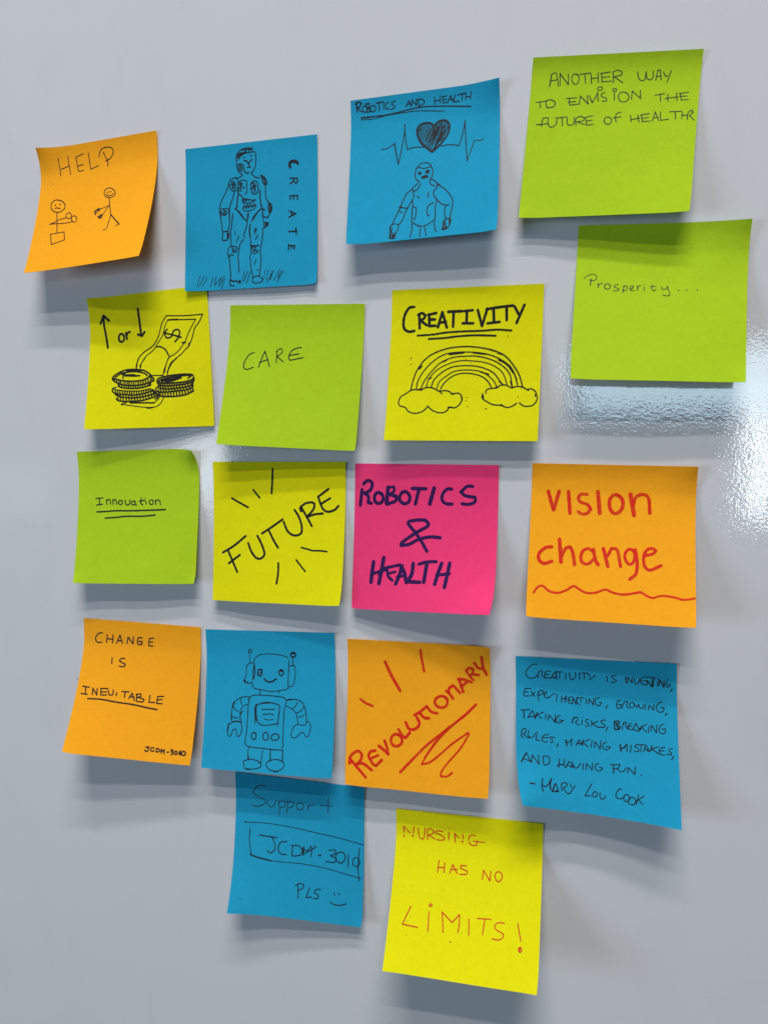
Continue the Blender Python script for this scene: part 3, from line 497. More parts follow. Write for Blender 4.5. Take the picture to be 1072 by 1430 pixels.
INK['prosper'] = [
  ('lettering', 'grey', '0.42:101 663 138 634 192 612 234 616 256 646 248 680 210 695 166 684|0.53:193 675 184 717 186 759|0.49:274 736 281 786|0.41:280 760 302 736 336 731|0.49:401 740 417 753 425 771 425 790 413 805 394 810 375 806 359 794 352 774 358 756 372 743 391 738 410 745|0.41:521 751 480 758 467 777 495 792 530 808 524 828 477 833 463 825|0.41:589 781 582 826 575 859|0.41:576 781 602 764 626 782 622 819 592 834 571 823|0.41:671 809 701 790 690 768 663 775 658 809 679 834 713 830|0.4:743 768 753 831|0.4:751 798 764 771 783 766|0.4:827 784 826 836|0.4:828 751|0.4:919 755 918 814 939 837 969 822|0.4:897 784 967 778|0.4:1030 783 1031 812 1057 823 1083 808 1099 784|0.4:1095 779 1110 831 1128 868 1125 897 1086 904 1050 892|0.64:1228 836|0.64:1319 833|0.64:1441 831'),
]
SHEETS['innov'] = dict(c=[(-0.32307, 0.02777), (-0.24542, 0.02974), (-0.24476, -0.04491), (-0.32037, -0.04744)], lift=[0.01, 0.0072], p=1.4, v0=0.17, bow=0.0, curls=[(1, 0, 0.22, 0.0045, 0.0017), (0, 1, 0.12, 0.00111, 0.00057), (1, 1, 0.1, 0.00099, 0.00043)], top=0.0007)
INK['innov'] = [
  ('lettering', 'black', '0.72:299 716 419 707|0.72:357 713 368 811|0.72:310 817 418 803|0.72:483 737 490 808|0.72:483 753 520 731 546 753 553 805|0.71:590 739 598 810|0.71:591 754 625 735 645 757 660 806|0.71:731 752 747 761 756 777 752 793 741 806 724 812 705 808 692 796 686 780 690 763 704 752 722 750 740 755|0.71:798 746 808 801 845 824 874 802 877 747|0.7:945 764 959 773 968 788 965 805 954 817 938 823 921 820 909 808 904 792 907 776 919 764 936 762 952 768|0.7:966 766 973 815 993 826|0.7:1067 719 1060 798 1097 819|0.7:1035 767 1124 755|0.7:1144 769 1150 813|0.7:1135 724|0.69:1245 749 1260 762 1267 781 1266 801 1255 817 1238 822 1220 817 1205 805 1200 785 1205 766 1218 753 1235 747 1253 754|0.69:1301 753 1308 819|0.69:1301 771 1342 750 1374 772 1385 825'),
  ('underline', 'black', '0.91:327 920 477 915 651 906 898 909 1142 905 1467 898'),
  ('underline', 'black', '0.9:470 1015 656 1006 779 994 901 991 1097 993 1302 977'),
]
SHEETS['future'] = dict(c=[(-0.23692, 0.02227), (-0.16049, 0.02248), (-0.16025, -0.05253), (-0.23574, -0.0538)], lift=[0.0044, 0.0099], p=1.6, v0=0.17, bow=0.0, curls=[(0, 1, 0.11, 0.00041, 0.00015), (1, 1, 0.14, 0.00016, 0.00052)], top=0.0004)
INK['future'] = [
  ('lettering', 'marker', '1.27:153 1309 334 1202 512 1061|1.26:235 1275 304 1410 393 1580|1.27:254 1460 427 1335|1.24:554 1161 604 1275 676 1361 746 1380 802 1342 812 1290 761 1166 694 1053|1.22:764 1020 902 933 1075 813|1.21:870 976 953 1120 1020 1216|1.2:1091 846 1151 970 1231 1030 1309 1032 1363 996 1366 903 1323 780 1254 677|1.18:1358 692 1338 666 1341 635 1417 582 1504 567 1548 587 1539 653 1475 736 1432 768|0.91:1343 697 1369 676 1364 645|1.18:1364 655 1455 798 1517 900|1.17:1437 774 1552 735 1675 720|1.16:1601 487 1751 377|1.16:1601 487 1635 579 1680 661 1746 695 1842 669 1900 611|1.16:1650 585 1710 548 1778 506'),
  ('drawn_ray', 'marker', '1.11:288 523 373 568 541 650|1.03:621 397 670 456 722 514|1.15:924 99 915 266 902 449|0.92:1371 1204 1472 1226 1550 1244 1648 1242 1751 1251|0.92:1302 1379 1373 1459 1444 1535|1.13:1034 1433 1037 1574 1020 1723'),
]
SHEETS['pink'] = dict(c=[(-0.1552, 0.0216), (-0.08067, 0.02104), (-0.08077, -0.05152), (-0.15607, -0.05442)], lift=[0.0034, 0.0168], p=1.8, v0=0.17, bow=0.0, curls=[(1, 1, 0.3, 0.004, 0.001), (0, 1, 0.13, 0.0005, 0.00034), (1, 1, 0.15, 0.00062, 0.00029)], top=0.0004)
INK['pink'] = [
  ('lettering', 'navy', '1.78:103 357 83 574|1.78:125 280 171 235 229 241 253 289 219 366 138 405|1.78:138 405 197 444 199 532 246 542|1.76:369 398 397 420 414 456 409 496 386 526 354 540 319 535 293 507 286 468 293 430 316 399 351 392 383 407|2.02:479 318 461 537|1.41:484 318 564 310 565 371 497 416|1.75:497 416 600 436 590 501 466 548|1.73:743 375 773 403 790 443 788 488 763 523 726 535 688 528 656 500 646 456 658 415 684 382 722 370 759 387|1.72:821 327 1016 328|1.71:916 343 870 539|2.05:1128 317 1072 530|1.67:1371 330 1316 325 1251 390 1241 477 1298 525 1382 528|1.65:1654 287 1578 288 1496 364 1558 412 1689 431 1686 495 1604 527 1513 520'),
  ('lettering', 'navy', '1.74:1056 1174 983 1057 888 930 782 813 792 776 904 755 1016 756 1067 805 1031 849 888 930 701 1066 691 1106 804 1085 936 1015 1092 978 1230 984'),
  ('lettering', 'navy', '2.07:303 1343 290 1476 278 1626|2.05:450 1283 425 1449 397 1637|1.56:291 1509 476 1447 499 1435|2.32:397 1505 435 1459|1.54:504 1435 527 1532 589 1585|1.54:452 1426 681 1373|1.33:514 1500 628 1467|2.02:716 1383 688 1504 638 1637|2.02:700 1383 756 1479 791 1609|1.52:655 1538 769 1512|2:873 1344 865 1475 829 1564 831 1596 979 1597|1.69:953 1352 1064 1319 1193 1310|1.97:1065 1332 1050 1468 1035 1594|1.94:1269 1329 1228 1460 1189 1614|1.66:1208 1494 1383 1465|1.93:1379 1325 1352 1498 1324 1651'),
]
SHEETS['vision'] = dict(c=[(-0.06421, 0.02201), (0.01108, 0.02066), (0.01044, -0.05204), (-0.06552, -0.05149)], lift=[0.0148, 0.0176], p=1.3, v0=0.17, bow=0.0, curls=[(1, 0, 0.35, 0.003, 0), (0, 1, 0.13, 0.00056, 0.00042), (1, 1, 0.2, 0.00032, 0.00032)], top=0.0013)
INK['vision'] = [
  ('lettering', 'red', '1.83:213 358 286 598|1.81:350 354 291 598|1.8:468 357 496 637|1.57:700 385 633 382 596 423 614 481 705 513 751 569 708 629 642 639 596 610|1.91:833 346 863 623|1.75:1082 386 1120 418 1142 477 1134 541 1106 590 1066 617 1021 607 989 560 977 499 984 435 1015 388 1060 378 1102 398|2.04:1229 368 1278 631|1.61:1265 505 1295 400 1380 363 1446 411 1465 600'),
  ('lettering', 'red', '1.7:288 1081 209 1096 133 1171 132 1253 196 1301 295 1268|1.85:378 978 408 1273|1.68:416 1191 457 1096 512 1070 547 1138 575 1294|1.46:789 1114 734 1082 669 1120 649 1202 673 1266 740 1279 803 1217|1.71:800 1091 825 1216 860 1284|1.7:920 1073 979 1300|1.52:976 1162 1017 1068 1082 1077 1105 1156 1130 1292|1.42:1257 1069 1285 1096 1297 1145 1292 1195 1274 1237 1244 1258 1213 1246 1190 1211 1178 1163 1185 1112 1210 1078 1241 1066 1272 1078|1.58:1301 1066 1325 1235 1312 1372 1239 1449|1.49:1415 1140 1509 1112 1540 1070 1498 1044 1435 1070 1400 1163 1416 1276 1479 1318 1604 1254'),
  ('wavy_line', 'red', '1.08:83 1687 131 1614 186 1588 232 1620 290 1658 390 1667 488 1627 573 1571 640 1606 729 1646 837 1639 954 1593 1050 1626 1178 1640 1367 1599|1:1367 1599 1450 1645 1512 1663 1615 1630 1759 1641 1860 1663 1992 1638'),
]
SHEETS['change'] = dict(c=[(-0.32101, -0.06945), (-0.24534, -0.07041), (-0.24586, -0.14513), (-0.322, -0.14232)], lift=[0.0207, 0.0126], p=1.35, v0=0.17, bow=0.0, curls=[(0, 1, 0.11, 6e-05, 0.0005), (1, 1, 0.15, 0.00019, 0.0002)], top=0.0004)
INK['change'] = [
  ('lettering', 'black', '0.77:326 207 266 216 216 267 208 327 249 360 319 350|0.77:412 229 401 348|0.77:406 289 509 293|0.76:515 226 500 352|0.76:573 347 636 217 675 346|0.76:594 305 669 304|0.75:754 340 777 238 861 337 867 224|0.75:1020 236 962 231 935 284 945 335 1006 338 1019 290 967 287|0.74:1138 234 1129 345 1203 346|0.74:1138 234 1216 221|0.74:1132 288 1198 283'),
  ('lettering', 'black', '0.76:519 570 526 657|0.75:737 565 673 570 652 606 702 630 757 648 741 686 657 686'),
  ('lettering', 'black', '0.75:90 1028 205 1034|0.75:143 1030 162 1136|0.74:88 1135 194 1140|0.74:280 1137 272 1042 357 1135 345 1041|0.74:402 1036 525 1026|0.74:408 1040 421 1130 523 1121|0.74:412 1085 509 1077|0.74:531 1053 569 1117 624 1108 617 1041|0.73:679 1070 683 1117|0.73:763 1051 883 1046|0.73:820 1051 822 1136|0.72:892 1141 937 1059 993 1166|0.72:913 1117 979 1112|0.72:1014 1064 1023 1164|0.72:1003 1076 1077 1058 1088 1096 1030 1114|0.72:1030 1114 1144 1131 1133 1172 1032 1174|0.72:1231 1068 1228 1168 1320 1165|0.71:1357 1073 1452 1065|0.71:1358 1079 1352 1175 1446 1172|0.71:1357 1124 1433 1111'),
  ('underline', 'black', '0.84:216 1201 434 1192 695 1210 978 1223 1208 1248 1373 1262'),
  ('lettering', 'black', '0.78:1284 1805 1339 1800|0.78:1314 1804 1330 1829 1327 1855 1304 1865 1278 1850|0.78:1413 1805 1377 1808 1361 1826 1368 1848 1396 1854 1424 1845|0.77:1455 1814 1458 1856|0.77:1448 1814 1483 1811 1509 1832 1497 1851 1462 1857|0.77:1530 1810 1536 1865|0.84:1530 1849 1559 1827 1572 1819|0.77:1575 1819 1580 1871|0.77:1623 1844 1648 1842|0.72:1675 1808 1703 1804 1709 1819 1686 1835|0.77:1686 1835 1716 1842 1716 1865 1689 1874|0.77:1763 1820 1773 1825 1779 1836 1779 1848 1773 1858 1764 1864 1753 1862 1744 1854 1740 1843 1740 1831 1747 1821 1757 1819 1768 1822|0.87:1823 1809 1813 1836 1808 1853 1838 1860|0.77:1823 1809 1828 1864|0.84:1882 1813 1898 1821 1905 1834 1906 1848 1898 1861 1881 1867 1864 1865 1850 1857 1842 1843 1846 1829 1857 1818 1873 1812 1890 1816'),
]
SHEETS['robot'] = dict(c=[(-0.2423, -0.0714), (-0.16655, -0.06879), (-0.16424, -0.14386), (-0.24004, -0.14614)], lift=[0.0115, 0.0111], p=1.4, v0=0.17, bow=0.0, curls=[(0, 1, 0.15, -3e-05, 0.00017), (1, 1, 0.14, -0.00018, 0.0003)], top=0.0004)
INK['robot'] = [
  ('robot_drawing', 'black', '0.48:1292 381 1228 356 1128 340 1014 333 868 346 795 385 758 440 751 474|0.49:693 476 751 471|0.49:693 476 656 504 638 558 639 638 623 692 632 744 684 768 735 756|0.79:602 722 625 751 669 759|0.69:759 480 770 553 766 659 748 713|0.49:759 500 745 594 748 713|0.49:734 740 743 792 781 837 861 846 1006 865 1135 853 1262 827 1307 799|0.48:1299 414 1299 532 1294 663 1292 787|0.39:700 476 690 396 685 328|0.49:709 278 719 285 725 296 722 310 713 320 700 325 687 323 678 314 675 301 679 289 689 279 702 276 714 281|0.53:1363 484 1363 378|0.81:1382 299 1398 309 1407 325 1403 344 1389 358 1370 366 1349 364 1335 351 1331 333 1336 315 1351 300 1372 297 1390 303|1.25:1365 308 1389 307|0.48:1313 492 1391 489 1402 593 1387 711 1353 778 1306 780|0.73:863 562 878 578 885 602 885 628 873 649 855 657 837 653 822 637 817 611 822 586 835 567 853 559 871 568|0.88:832 564 890 568|0.88:819 617 841 653|0.72:1194 552 1210 564 1217 586 1213 609 1203 628 1186 637 1168 632 1155 616 1148 595 1152 571 1167 556 1184 551 1202 556|0.87:1157 567 1207 569|0.68:883 588 855 616|0.88:922 689 951 720 1002 732 1052 723 1109 682|0.49:861 846 866 918|0.48:1149 852 1157 884|0.49:693 1005 706 965 748 939 849 925 994 925 1137 931 1223 942 1274 976|0.49:692 985 685 1149 685 1279 681 1447 666 1551 678 1627 723 1650 846 1661 960 1663 1117 1669 1251 1666|0.48:1274 976 1263 1054 1244 1132 1244 1286 1245 1439 1243 1541 1254 1603 1235 1636|0.49:691 959 618 959 560 979 489 1022 448 1096 431 1189 431 1306|0.79:460 1043 435 1123|0.74:426 1215 433 1293|0.49:688 1064 624 1087 576 1142 564 1208 577 1292|0.69:606 1166 572 1207 569 1286|0.49:561 985 570 1037 594 1075|0.49:456 1109 496 1159 538 1170|0.49:443 1254 487 1264 531 1264|0.74:440 1329 505 1315 593 1317|0.49:434 1345 390 1361 380 1427 385 1491 409 1529 445 1513 462 1441 504 1419 521 1457 532 1508 562 1526 596 1478 605 1400 586 1330|0.84:390 1361 382 1452|0.48:1281 975 1351 959 1450 967 1529 1014 1567 1102 1584 1190 1590 1266|0.76:1281 975 1351 965|0.48:1277 1060 1356 1094 1429 1161 1454 1249 1462 1286 1505 1312 1575 1299 1600 1253|0.47:1440 1004 1411 1059 1363 1097|0.47:1544 1052 1497 1118 1428 1148|0.47:1552 1167 1514 1194 1466 1199|0.47:1463 1299 1408 1327 1376 1393 1365 1457 1388 1487 1430 1488 1477 1450 1517 1410 1559 1420 1589 1468 1623 1454 1647 1377 1652 1313 1628 1251|0.58:800 1065 912 1039 997 1022 1112 1036 1170 1059 1171 1136 1161 1227 1152 1336|0.87:912 1033 1012 1025|0.93:812 1064 810 1181 830 1284|0.54:792 1104 808 1324|0.49:830 1284 883 1332 941 1344 1069 1328 1153 1304|0.48:901 1124 1101 1114|0.48:919 1195 1005 1184 1062 1181 1091 1194|0.48:943 1252 994 1268 1080 1257|0.63:807 1452 826 1466 834 1492 832 1519 822 1542 803 1553 782 1547 766 1529 757 1503 761 1476 776 1457 796 1451 817 1457|0.63:804 1453 819 1471|0.62:990 1440 1010 1458 1019 1486 1019 1517 1007 1543 985 1553 962 1546 944 1528 935 1499 941 1469 956 1448 978 1438 1001 1446|0.62:1185 1479 1185 1502 1166 1523 1138 1537 1106 1542 1077 1535 1063 1516 1066 1493 1080 1471 1108 1455 1141 1453 1167 1462 1185 1479|0.48:728 1656 722 1739 737 1834|0.72:728 1777 737 1834|0.48:948 1693 939 1763 931 1858|0.62:1063 1666 1066 1754 1074 1829|0.61:1251 1666 1255 1741 1254 1829|0.48:673 1851 663 1871 689 1957 754 1963 852 1946 922 1922 935 1877 887 1842 772 1822 673 1851|0.77:724 1955 768 1964|0.47:1193 1800 1258 1818 1288 1857 1275 1899 1234 1935 1167 1956 1093 1951 1041 1924 1014 1886 1028 1843 1084 1812 1155 1800 1227 1806|0.71:1136 1960 1193 1959|0.77:903 1866 924 1862'),
]
SHEETS['revol'] = dict(c=[(-0.15915, -0.07132), (-0.08358, -0.07047), (-0.08245, -0.14625), (-0.15827, -0.14751)], lift=[0.0085, 0.0081], p=1.4, v0=0.17, bow=0.0, curls=[(1, 0, 0.25, 0.003, 0), (0, 1, 0.16, 7e-05, 0.00058), (1, 1, 0.19, 0.00045, 0.0004)], top=0.001)
INK['revol'] = [
  ('lettering', 'red', '1.57:60 1640 181 1757 302 1874|1.57:63 1704 77 1606 172 1534 231 1572 223 1647 168 1716|1.56:167 1705 260 1697 385 1772|1.55:425 1507 357 1529 336 1595 397 1686 444 1709 521 1627|1.31:372 1614 469 1567|1.55:473 1439 562 1502 609 1541|1.54:609 1541 588 1447 553 1364|1.53:745 1270 780 1292 801 1329 796 1374 767 1407 729 1426 686 1423 654 1394 644 1353 652 1310 681 1276 724 1265 763 1279|1.53:746 1199 805 1280 851 1302 905 1230|1.53:846 1096 893 1178 960 1183 1015 1147 1037 1092 1001 1020|1.52:967 990 1045 942 1132 861|1.51:1034 953 1102 1013 1169 1018|1.51:1132 861 1201 931 1285 946|1.49:1366 712 1404 735 1420 773 1416 814 1389 850 1343 865 1297 858 1261 834 1244 795 1260 754 1295 725 1340 711 1387 721|1.49:1400 639 1451 678 1496 735|1.49:1440 668 1439 604 1494 558 1538 598 1589 652|1.47:1632 634 1592 519 1565 467|1.48:1565 467 1657 472 1748 499|1.48:1603 572 1679 503|1.2:1667 343 1722 425 1776 469|1.48:1678 342 1722 306 1766 325 1761 375 1722 415|1.47:1744 392 1841 396|1.47:1784 235 1831 298 1885 305|1.48:1884 147 1901 282 1949 384'),
  ('drawn_ray', 'red', '1.34:191 833 267 878 372 914|1.72:541 296 594 408 652 514 757 677|1.38:1045 103 1060 226 1093 395'),
  ('drawn_zigzag', 'red', '1.37:787 1764 971 1563 1144 1381 1404 1160 1662 940 1808 792|0.76:1684 917 1490 1100 1318 1282 1169 1484 1084 1627|1.07:1084 1634 1194 1597 1323 1492 1495 1331 1709 1168|0.95:1720 1188 1605 1385 1456 1564 1361 1697 1352 1765|1.05:1352 1765 1439 1757 1499 1706|0.78:1115 1551 1275 1307 1447 1104'),
]
SHEETS['quote'] = dict(c=[(-0.07097, -0.07457), (0.00477, -0.07302), (0.00695, -0.14647), (-0.06881, -0.14589)], lift=[0.0135, 0.0165], p=1.3, v0=0.17, bow=-0.003, curls=[(0, 1, 0.42, 0.006, 0.0035), (0, 1, 0.11, 0.00094, 0.00053), (1, 1, 0.14, 0.00019, 0.00012)], top=0.0005)
INK['quote'] = [
  ('lettering', 'black', '0.5:278 103 226 102 173 146 134 210 135 261 171 297 223 296 265 271 286 240|0.5:286 240 289 295|0.5:286 240 313 188 339 187 343 220 333 248 373 290|0.5:447 186 400 189 374 223 374 268 399 285 440 271|0.5:382 240 425 231|0.5:450 290 487 222 518 187 523 231 527 291|0.5:466 269 517 259 497 287|0.5:518 187 595 188|0.5:564 190 563 277|0.49:638 202 642 278|0.49:689 188 693 247 711 287 741 277 767 232 764 183|0.49:815 191 817 275|0.49:813 191 893 184|0.49:873 187 874 268|0.49:893 192 918 185 948 232|0.48:1018 206 972 246 937 272'),
  ('lettering', 'black', '0.51:196 440 118 449 107 488 96 526 117 547 169 540|0.51:107 493 154 490|0.51:193 476 242 545|0.5:247 483 195 541|0.5:291 486 288 550 293 595|0.5:278 487 320 457 346 455 351 481 320 516 278 524|0.5:363 511 394 500 400 478 384 468 363 493 363 534 386 556 425 540|0.5:422 551 453 517 469 500 505 492|0.5:530 495 520 587|0.49:586 513 586 603|0.59:591 544 627 552 642 509|0.49:647 514 637 567 632 594|0.49:718 514 678 527 667 565 677 596 713 604|0.49:672 559 708 562|0.49:723 603 734 523 768 610 779 525|0.49:779 520 870 518|0.49:789 524 778 583 818 612|0.49:831 521 829 579|0.49:900 522 894 595|0.49:924 593 935 524 984 604 990 512|0.48:1062 502 1022 512 1007 550 1016 591 1046 604 1076 592 1086 560 1057 562|0.48:1155 591 1140 638|0.48:1319 516 1289 529 1269 577 1278 617 1307 622 1327 593 1323 569 1293 570|0.47:1342 612 1347 565 1342 607|0.47:1347 571 1377 527 1407 525 1401 556 1391 582 1425 612|0.47:1471 535 1483 545 1490 560 1489 578 1477 592 1461 598 1445 597 1432 586 1428 569 1434 552 1445 539 1462 533 1478 539|0.47:1479 540 1513 583 1517 593 1542 550 1556 600 1590 592 1600 546|0.47:1624 549 1614 610|0.47:1652 612 1668 551 1719 607 1725 541|0.46:1817 499 1773 522 1753 574 1767 618 1809 627 1841 597 1839 567 1801 572|0.59:1876 633 1856 660'),
  ('lettering', 'black', '0.48:1149 214 1164 234 1159 282|0.48:1273 198 1224 201 1209 215 1238 240 1272 259 1262 283 1203 290|0.53:1386 208 1390 283|0.49:1407 280 1412 206 1464 278 1464 205|0.47:1493 208 1497 276 1521 294 1546 263 1556 215|0.47:1633 192 1585 208 1565 246 1584 286 1628 294|0.47:1580 245 1633 242|0.56:1642 298 1647 235 1705 315 1705 221|0.47:1623 195 1753 198|0.56:1729 204 1719 309|0.46:1782 206 1767 295|0.56:1786 299 1801 221 1844 311 1846 228|0.46:1896 210 1868 253 1867 294 1901 307 1925 275 1882 267|0.46:1939 320 1943 335 1921 364'),
  ('lettering', 'black', '0.51:64 739 179 725|0.61:99 742 103 843|0.5:153 839 179 784 215 738 231 779 246 837|0.5:168 822 241 811|0.6:246 842 272 755|0.5:360 743 246 800|0.5:272 787 333 835|0.5:385 767 380 837|0.5:410 845 426 775 502 869 503 768|0.49:569 768 528 798 513 836 523 867 563 869 609 834 553 833|0.49:748 790 724 819 717 851 727 855|0.49:731 797 761 775 789 787 786 816 758 847|0.49:758 847 781 871 811 877|0.49:845 808 838 871|0.49:849 771|0.48:922 791 887 805 891 830 921 848 921 880 896 887 881 878|0.48:961 803 961 881|0.48:1036 807 966 850|0.48:976 838 1025 880 1086 885|0.48:1133 788 1098 786 1073 809 1098 833 1127 861 1117 880 1038 884|0.48:1161 868 1136 921|0.66:1241 799 1244 896|0.65:1241 794 1295 782 1305 804 1265 833 1313 854 1293 886 1244 896|0.53:1260 808 1293 896|0.47:1337 887 1349 800|0.47:1348 820 1368 788 1388 791 1377 828 1406 875|0.47:1446 799 1416 814 1406 845 1420 874 1444 877|0.47:1411 840 1450 831|0.47:1459 880 1479 838 1504 791 1536 858|0.56:1469 869 1526 889 1556 851|0.52:1555 871 1576 814|0.46:1634 789 1546 852|0.47:1566 835 1627 889|0.46:1662 811 1649 890|0.46:1680 874 1691 798 1746 887 1753 788|0.46:1834 770 1796 798 1775 850 1794 882 1831 888 1856 851 1852 827 1814 836'),
  ('lettering', 'black', '0.5:75 1025 68 1073 91 1108|0.5:70 1014 101 983 127 983 132 1009 91 1060|0.52:106 1059 142 1093 173 1101|0.5:168 1007 153 1066 189 1095 230 1075 245 1032|0.5:271 1014 256 1121 317 1126|0.5:415 1038 369 1048 338 1077 338 1113 358 1141 409 1128|0.5:348 1086 414 1077|0.49:496 1073 440 1063 435 1084 470 1107 465 1134 445 1141|0.59:536 1148 526 1185|0.67:638 1086 647 1164|0.49:632 1118 673 1114 708 1075|0.49:713 1064 703 1158|0.49:763 1147 799 1071 833 1130|0.49:778 1120 843 1121 848 1134|0.58:854 1066 833 1135|0.48:934 1053 843 1098|0.54:843 1098 913 1151|0.48:963 1065 952 1149|0.48:992 1155 998 1072 1061 1163 1072 1055|0.48:1139 1068 1099 1093 1093 1139 1123 1167 1162 1157 1187 1124 1133 1125|0.72:1305 1081 1318 1160|0.64:1314 1121 1353 1116 1378 1073|0.47:1392 1067 1390 1157|0.47:1440 1072 1429 1160|0.46:1527 1057 1493 1066 1483 1087 1526 1107 1535 1131 1501 1148 1473 1143|0.46:1513 1057 1604 1049|0.46:1561 1056 1554 1139|0.46:1583 1140 1618 1052 1655 1122|0.46:1603 1098 1655 1122 1626 1120|0.51:1664 1126 1690 1049|0.46:1770 1050 1674 1100|0.51:1684 1089 1767 1143|0.45:1841 1052 1798 1066 1773 1098 1786 1141 1833 1149|0.45:1783 1102 1830 1097|0.45:1929 1061 1892 1065 1886 1090 1914 1111 1913 1135 1857 1137|0.54:1940 1151 1915 1192'),
  ('lettering', 'black', '0.73:63 1421 130 1300|0.5:130 1300 150 1340 187 1421|0.5:86 1377 152 1398 198 1420|0.51:193 1420 207 1319 291 1442 285 1317|0.5:346 1332 349 1426|0.5:341 1338 377 1319 418 1331 430 1377 406 1426 353 1442|0.49:555 1344 544 1448|0.59:529 1434 555 1416 600 1411|0.49:616 1343 610 1416 630 1450|0.49:630 1450 671 1363 730 1429|0.49:650 1417 730 1429 690 1433|0.48:711 1359 740 1438 780 1434 816 1373|0.48:850 1375 845 1447|0.48:884 1447 890 1365 959 1439 965 1352|0.48:1041 1351 1007 1367 996 1409 1020 1442 1060 1437 1090 1403 1051 1393|0.47:1188 1346 1305 1332|0.53:1222 1347 1221 1447|0.47:1217 1393 1275 1384|0.47:1295 1338 1275 1396 1303 1417 1347 1406 1372 1359|0.52:1390 1421 1401 1355 1476 1429 1483 1340|0.66:1552 1429'),
  ('lettering', 'black', '0.73:154 1696 218 1702|0.62:327 1621 312 1690 312 1752 326 1786|0.55:316 1705 358 1721 404 1680 440 1614|0.73:440 1614 420 1689 427 1749|0.73:490 1671 448 1768|0.53:501 1669 529 1758|0.54:442 1773 529 1767 497 1752|0.52:569 1667 577 1753|0.52:569 1667 616 1641 647 1653 636 1685 594 1710 644 1775 675 1774|0.51:683 1654 707 1697|0.5:748 1667 717 1716 675 1777|0.49:951 1622 916 1682 868 1776 940 1769|0.49:1001 1709 1014 1719 1020 1734 1018 1752 1007 1768 992 1775 976 1773 963 1764 959 1747 965 1729 977 1715 993 1708 1008 1713|0.49:1054 1712 1049 1760 1068 1792 1098 1783 1117 1743|0.48:1318 1633 1294 1631 1265 1665 1242 1713 1258 1750 1297 1754 1331 1734|0.48:1385 1691 1401 1701 1409 1721 1404 1746 1391 1765 1373 1777 1354 1776 1341 1760 1336 1738 1341 1714 1355 1695 1375 1690 1393 1694|0.47:1452 1712 1470 1725 1480 1746 1477 1772 1460 1794 1437 1804 1413 1804 1394 1791 1389 1766 1397 1742 1415 1721 1439 1711 1462 1717|0.47:1513 1673 1502 1727 1486 1788|0.47:1579 1677 1487 1749|0.47:1507 1727 1566 1784'),
]
SHEETS['support'] = dict(c=[(-0.22496, -0.15123), (-0.14974, -0.15157), (-0.14931, -0.22631), (-0.22343, -0.22446)], lift=[0.0121, 0.0049], p=1.5, v0=0.17, bow=0.0, curls=[(0, 1, 0.4, 0.003, 0), (0, 1, 0.19, 8e-05, 7e-05), (1, 1, 0.11, 0.00086, 0.00051)], top=0.0004)
INK['support'] = [
  ('lettering', 'grey', '0.52:489 161 392 161 313 220 280 285 361 336 463 372 484 417 412 462 322 490 263 469|0.52:515 383 527 448 579 465 629 411 642 367|0.51:688 361 698 474 699 563|0.51:688 392 744 354 794 367 781 428 718 460|0.51:824 344 824 434 815 530|0.51:824 375 882 344 925 362 907 419 844 444|0.51:1039 348 1065 359 1078 383 1072 412 1052 435 1024 450 993 449 971 431 964 405 970 377 993 354 1024 346 1052 352|0.5:1144 370 1149 441|0.5:1144 394 1194 359 1248 352|0.5:1459 211 1453 437|0.5:1330 347 1526 336'),
  ('drawn_box', 'black', '0.65:148 742 173 732|0.4:148 742 392 719 697 713 999 728 1322 757 1639 784 1992 836|0.5:242 824 236 975 274 1191|0.79:261 1193 390 1218 593 1238|0.39:593 1238 842 1230 1089 1221 1408 1237 1699 1279 1963 1319|0.46:1930 895 1917 1171 1936 1361'),
  ('lettering', 'black', '0.64:393 897 673 902|0.56:581 890 630 971 647 1061 587 1132 523 1104|0.56:830 935 730 959 697 1055 737 1118 825 1123|0.55:919 981 912 1130|0.55:902 983 1006 970 1077 1029 1035 1103 917 1129|0.86:1093 981 1085 1097|0.55:1069 996 1144 1032 1203 956|0.55:1216 966 1208 1104|0.55:1108 1071 1277 958 1264 936|0.76:1317 1067 1354 1067|0.54:1469 979 1570 961 1584 1009 1500 1055|0.54:1500 1055 1585 1078 1563 1138 1429 1143|0.54:1676 979 1709 999 1723 1038 1717 1080 1696 1118 1659 1138 1622 1131 1593 1106 1579 1067 1588 1024 1618 993 1655 979 1693 985|0.53:1769 997 1769 1179|0.53:1903 1033 1925 1051 1938 1080 1936 1115 1918 1143 1891 1156 1863 1155 1841 1135 1835 1102 1842 1069 1861 1041 1889 1030 1915 1040|0.53:1930 895 1913 1194'),
  ('lettering', 'black', '0.54:1024 1511 1039 1709|0.54:988 1537 1052 1496 1114 1511 1104 1557 1038 1598|0.54:1201 1544 1154 1684 1243 1666|0.54:1371 1546 1299 1555 1277 1602 1338 1628 1328 1674 1261 1686'),
  ('smiley', 'black', '0.53:1569 1572 1580 1598|0.53:1636 1564 1647 1589|0.53:1517 1706 1570 1728 1654 1734 1713 1715 1755 1699'),
  ('ink_speck', 'black', '0.42:151 1801|0.51:189 1813|0.41:213 1870'),
]
SHEETS['nursing'] = dict(c=[(-0.13212, -0.16082), (-0.05597, -0.15924), (-0.05598, -0.22857), (-0.13134, -0.22915)], lift=[0.0307, 0.0296], p=1.25, v0=0.17, bow=0.0, curls=[(0, 1, 0.15, 0.00064, 0.00018), (1, 1, 0.19, 0.00082, 0.00046)], top=0.0004)
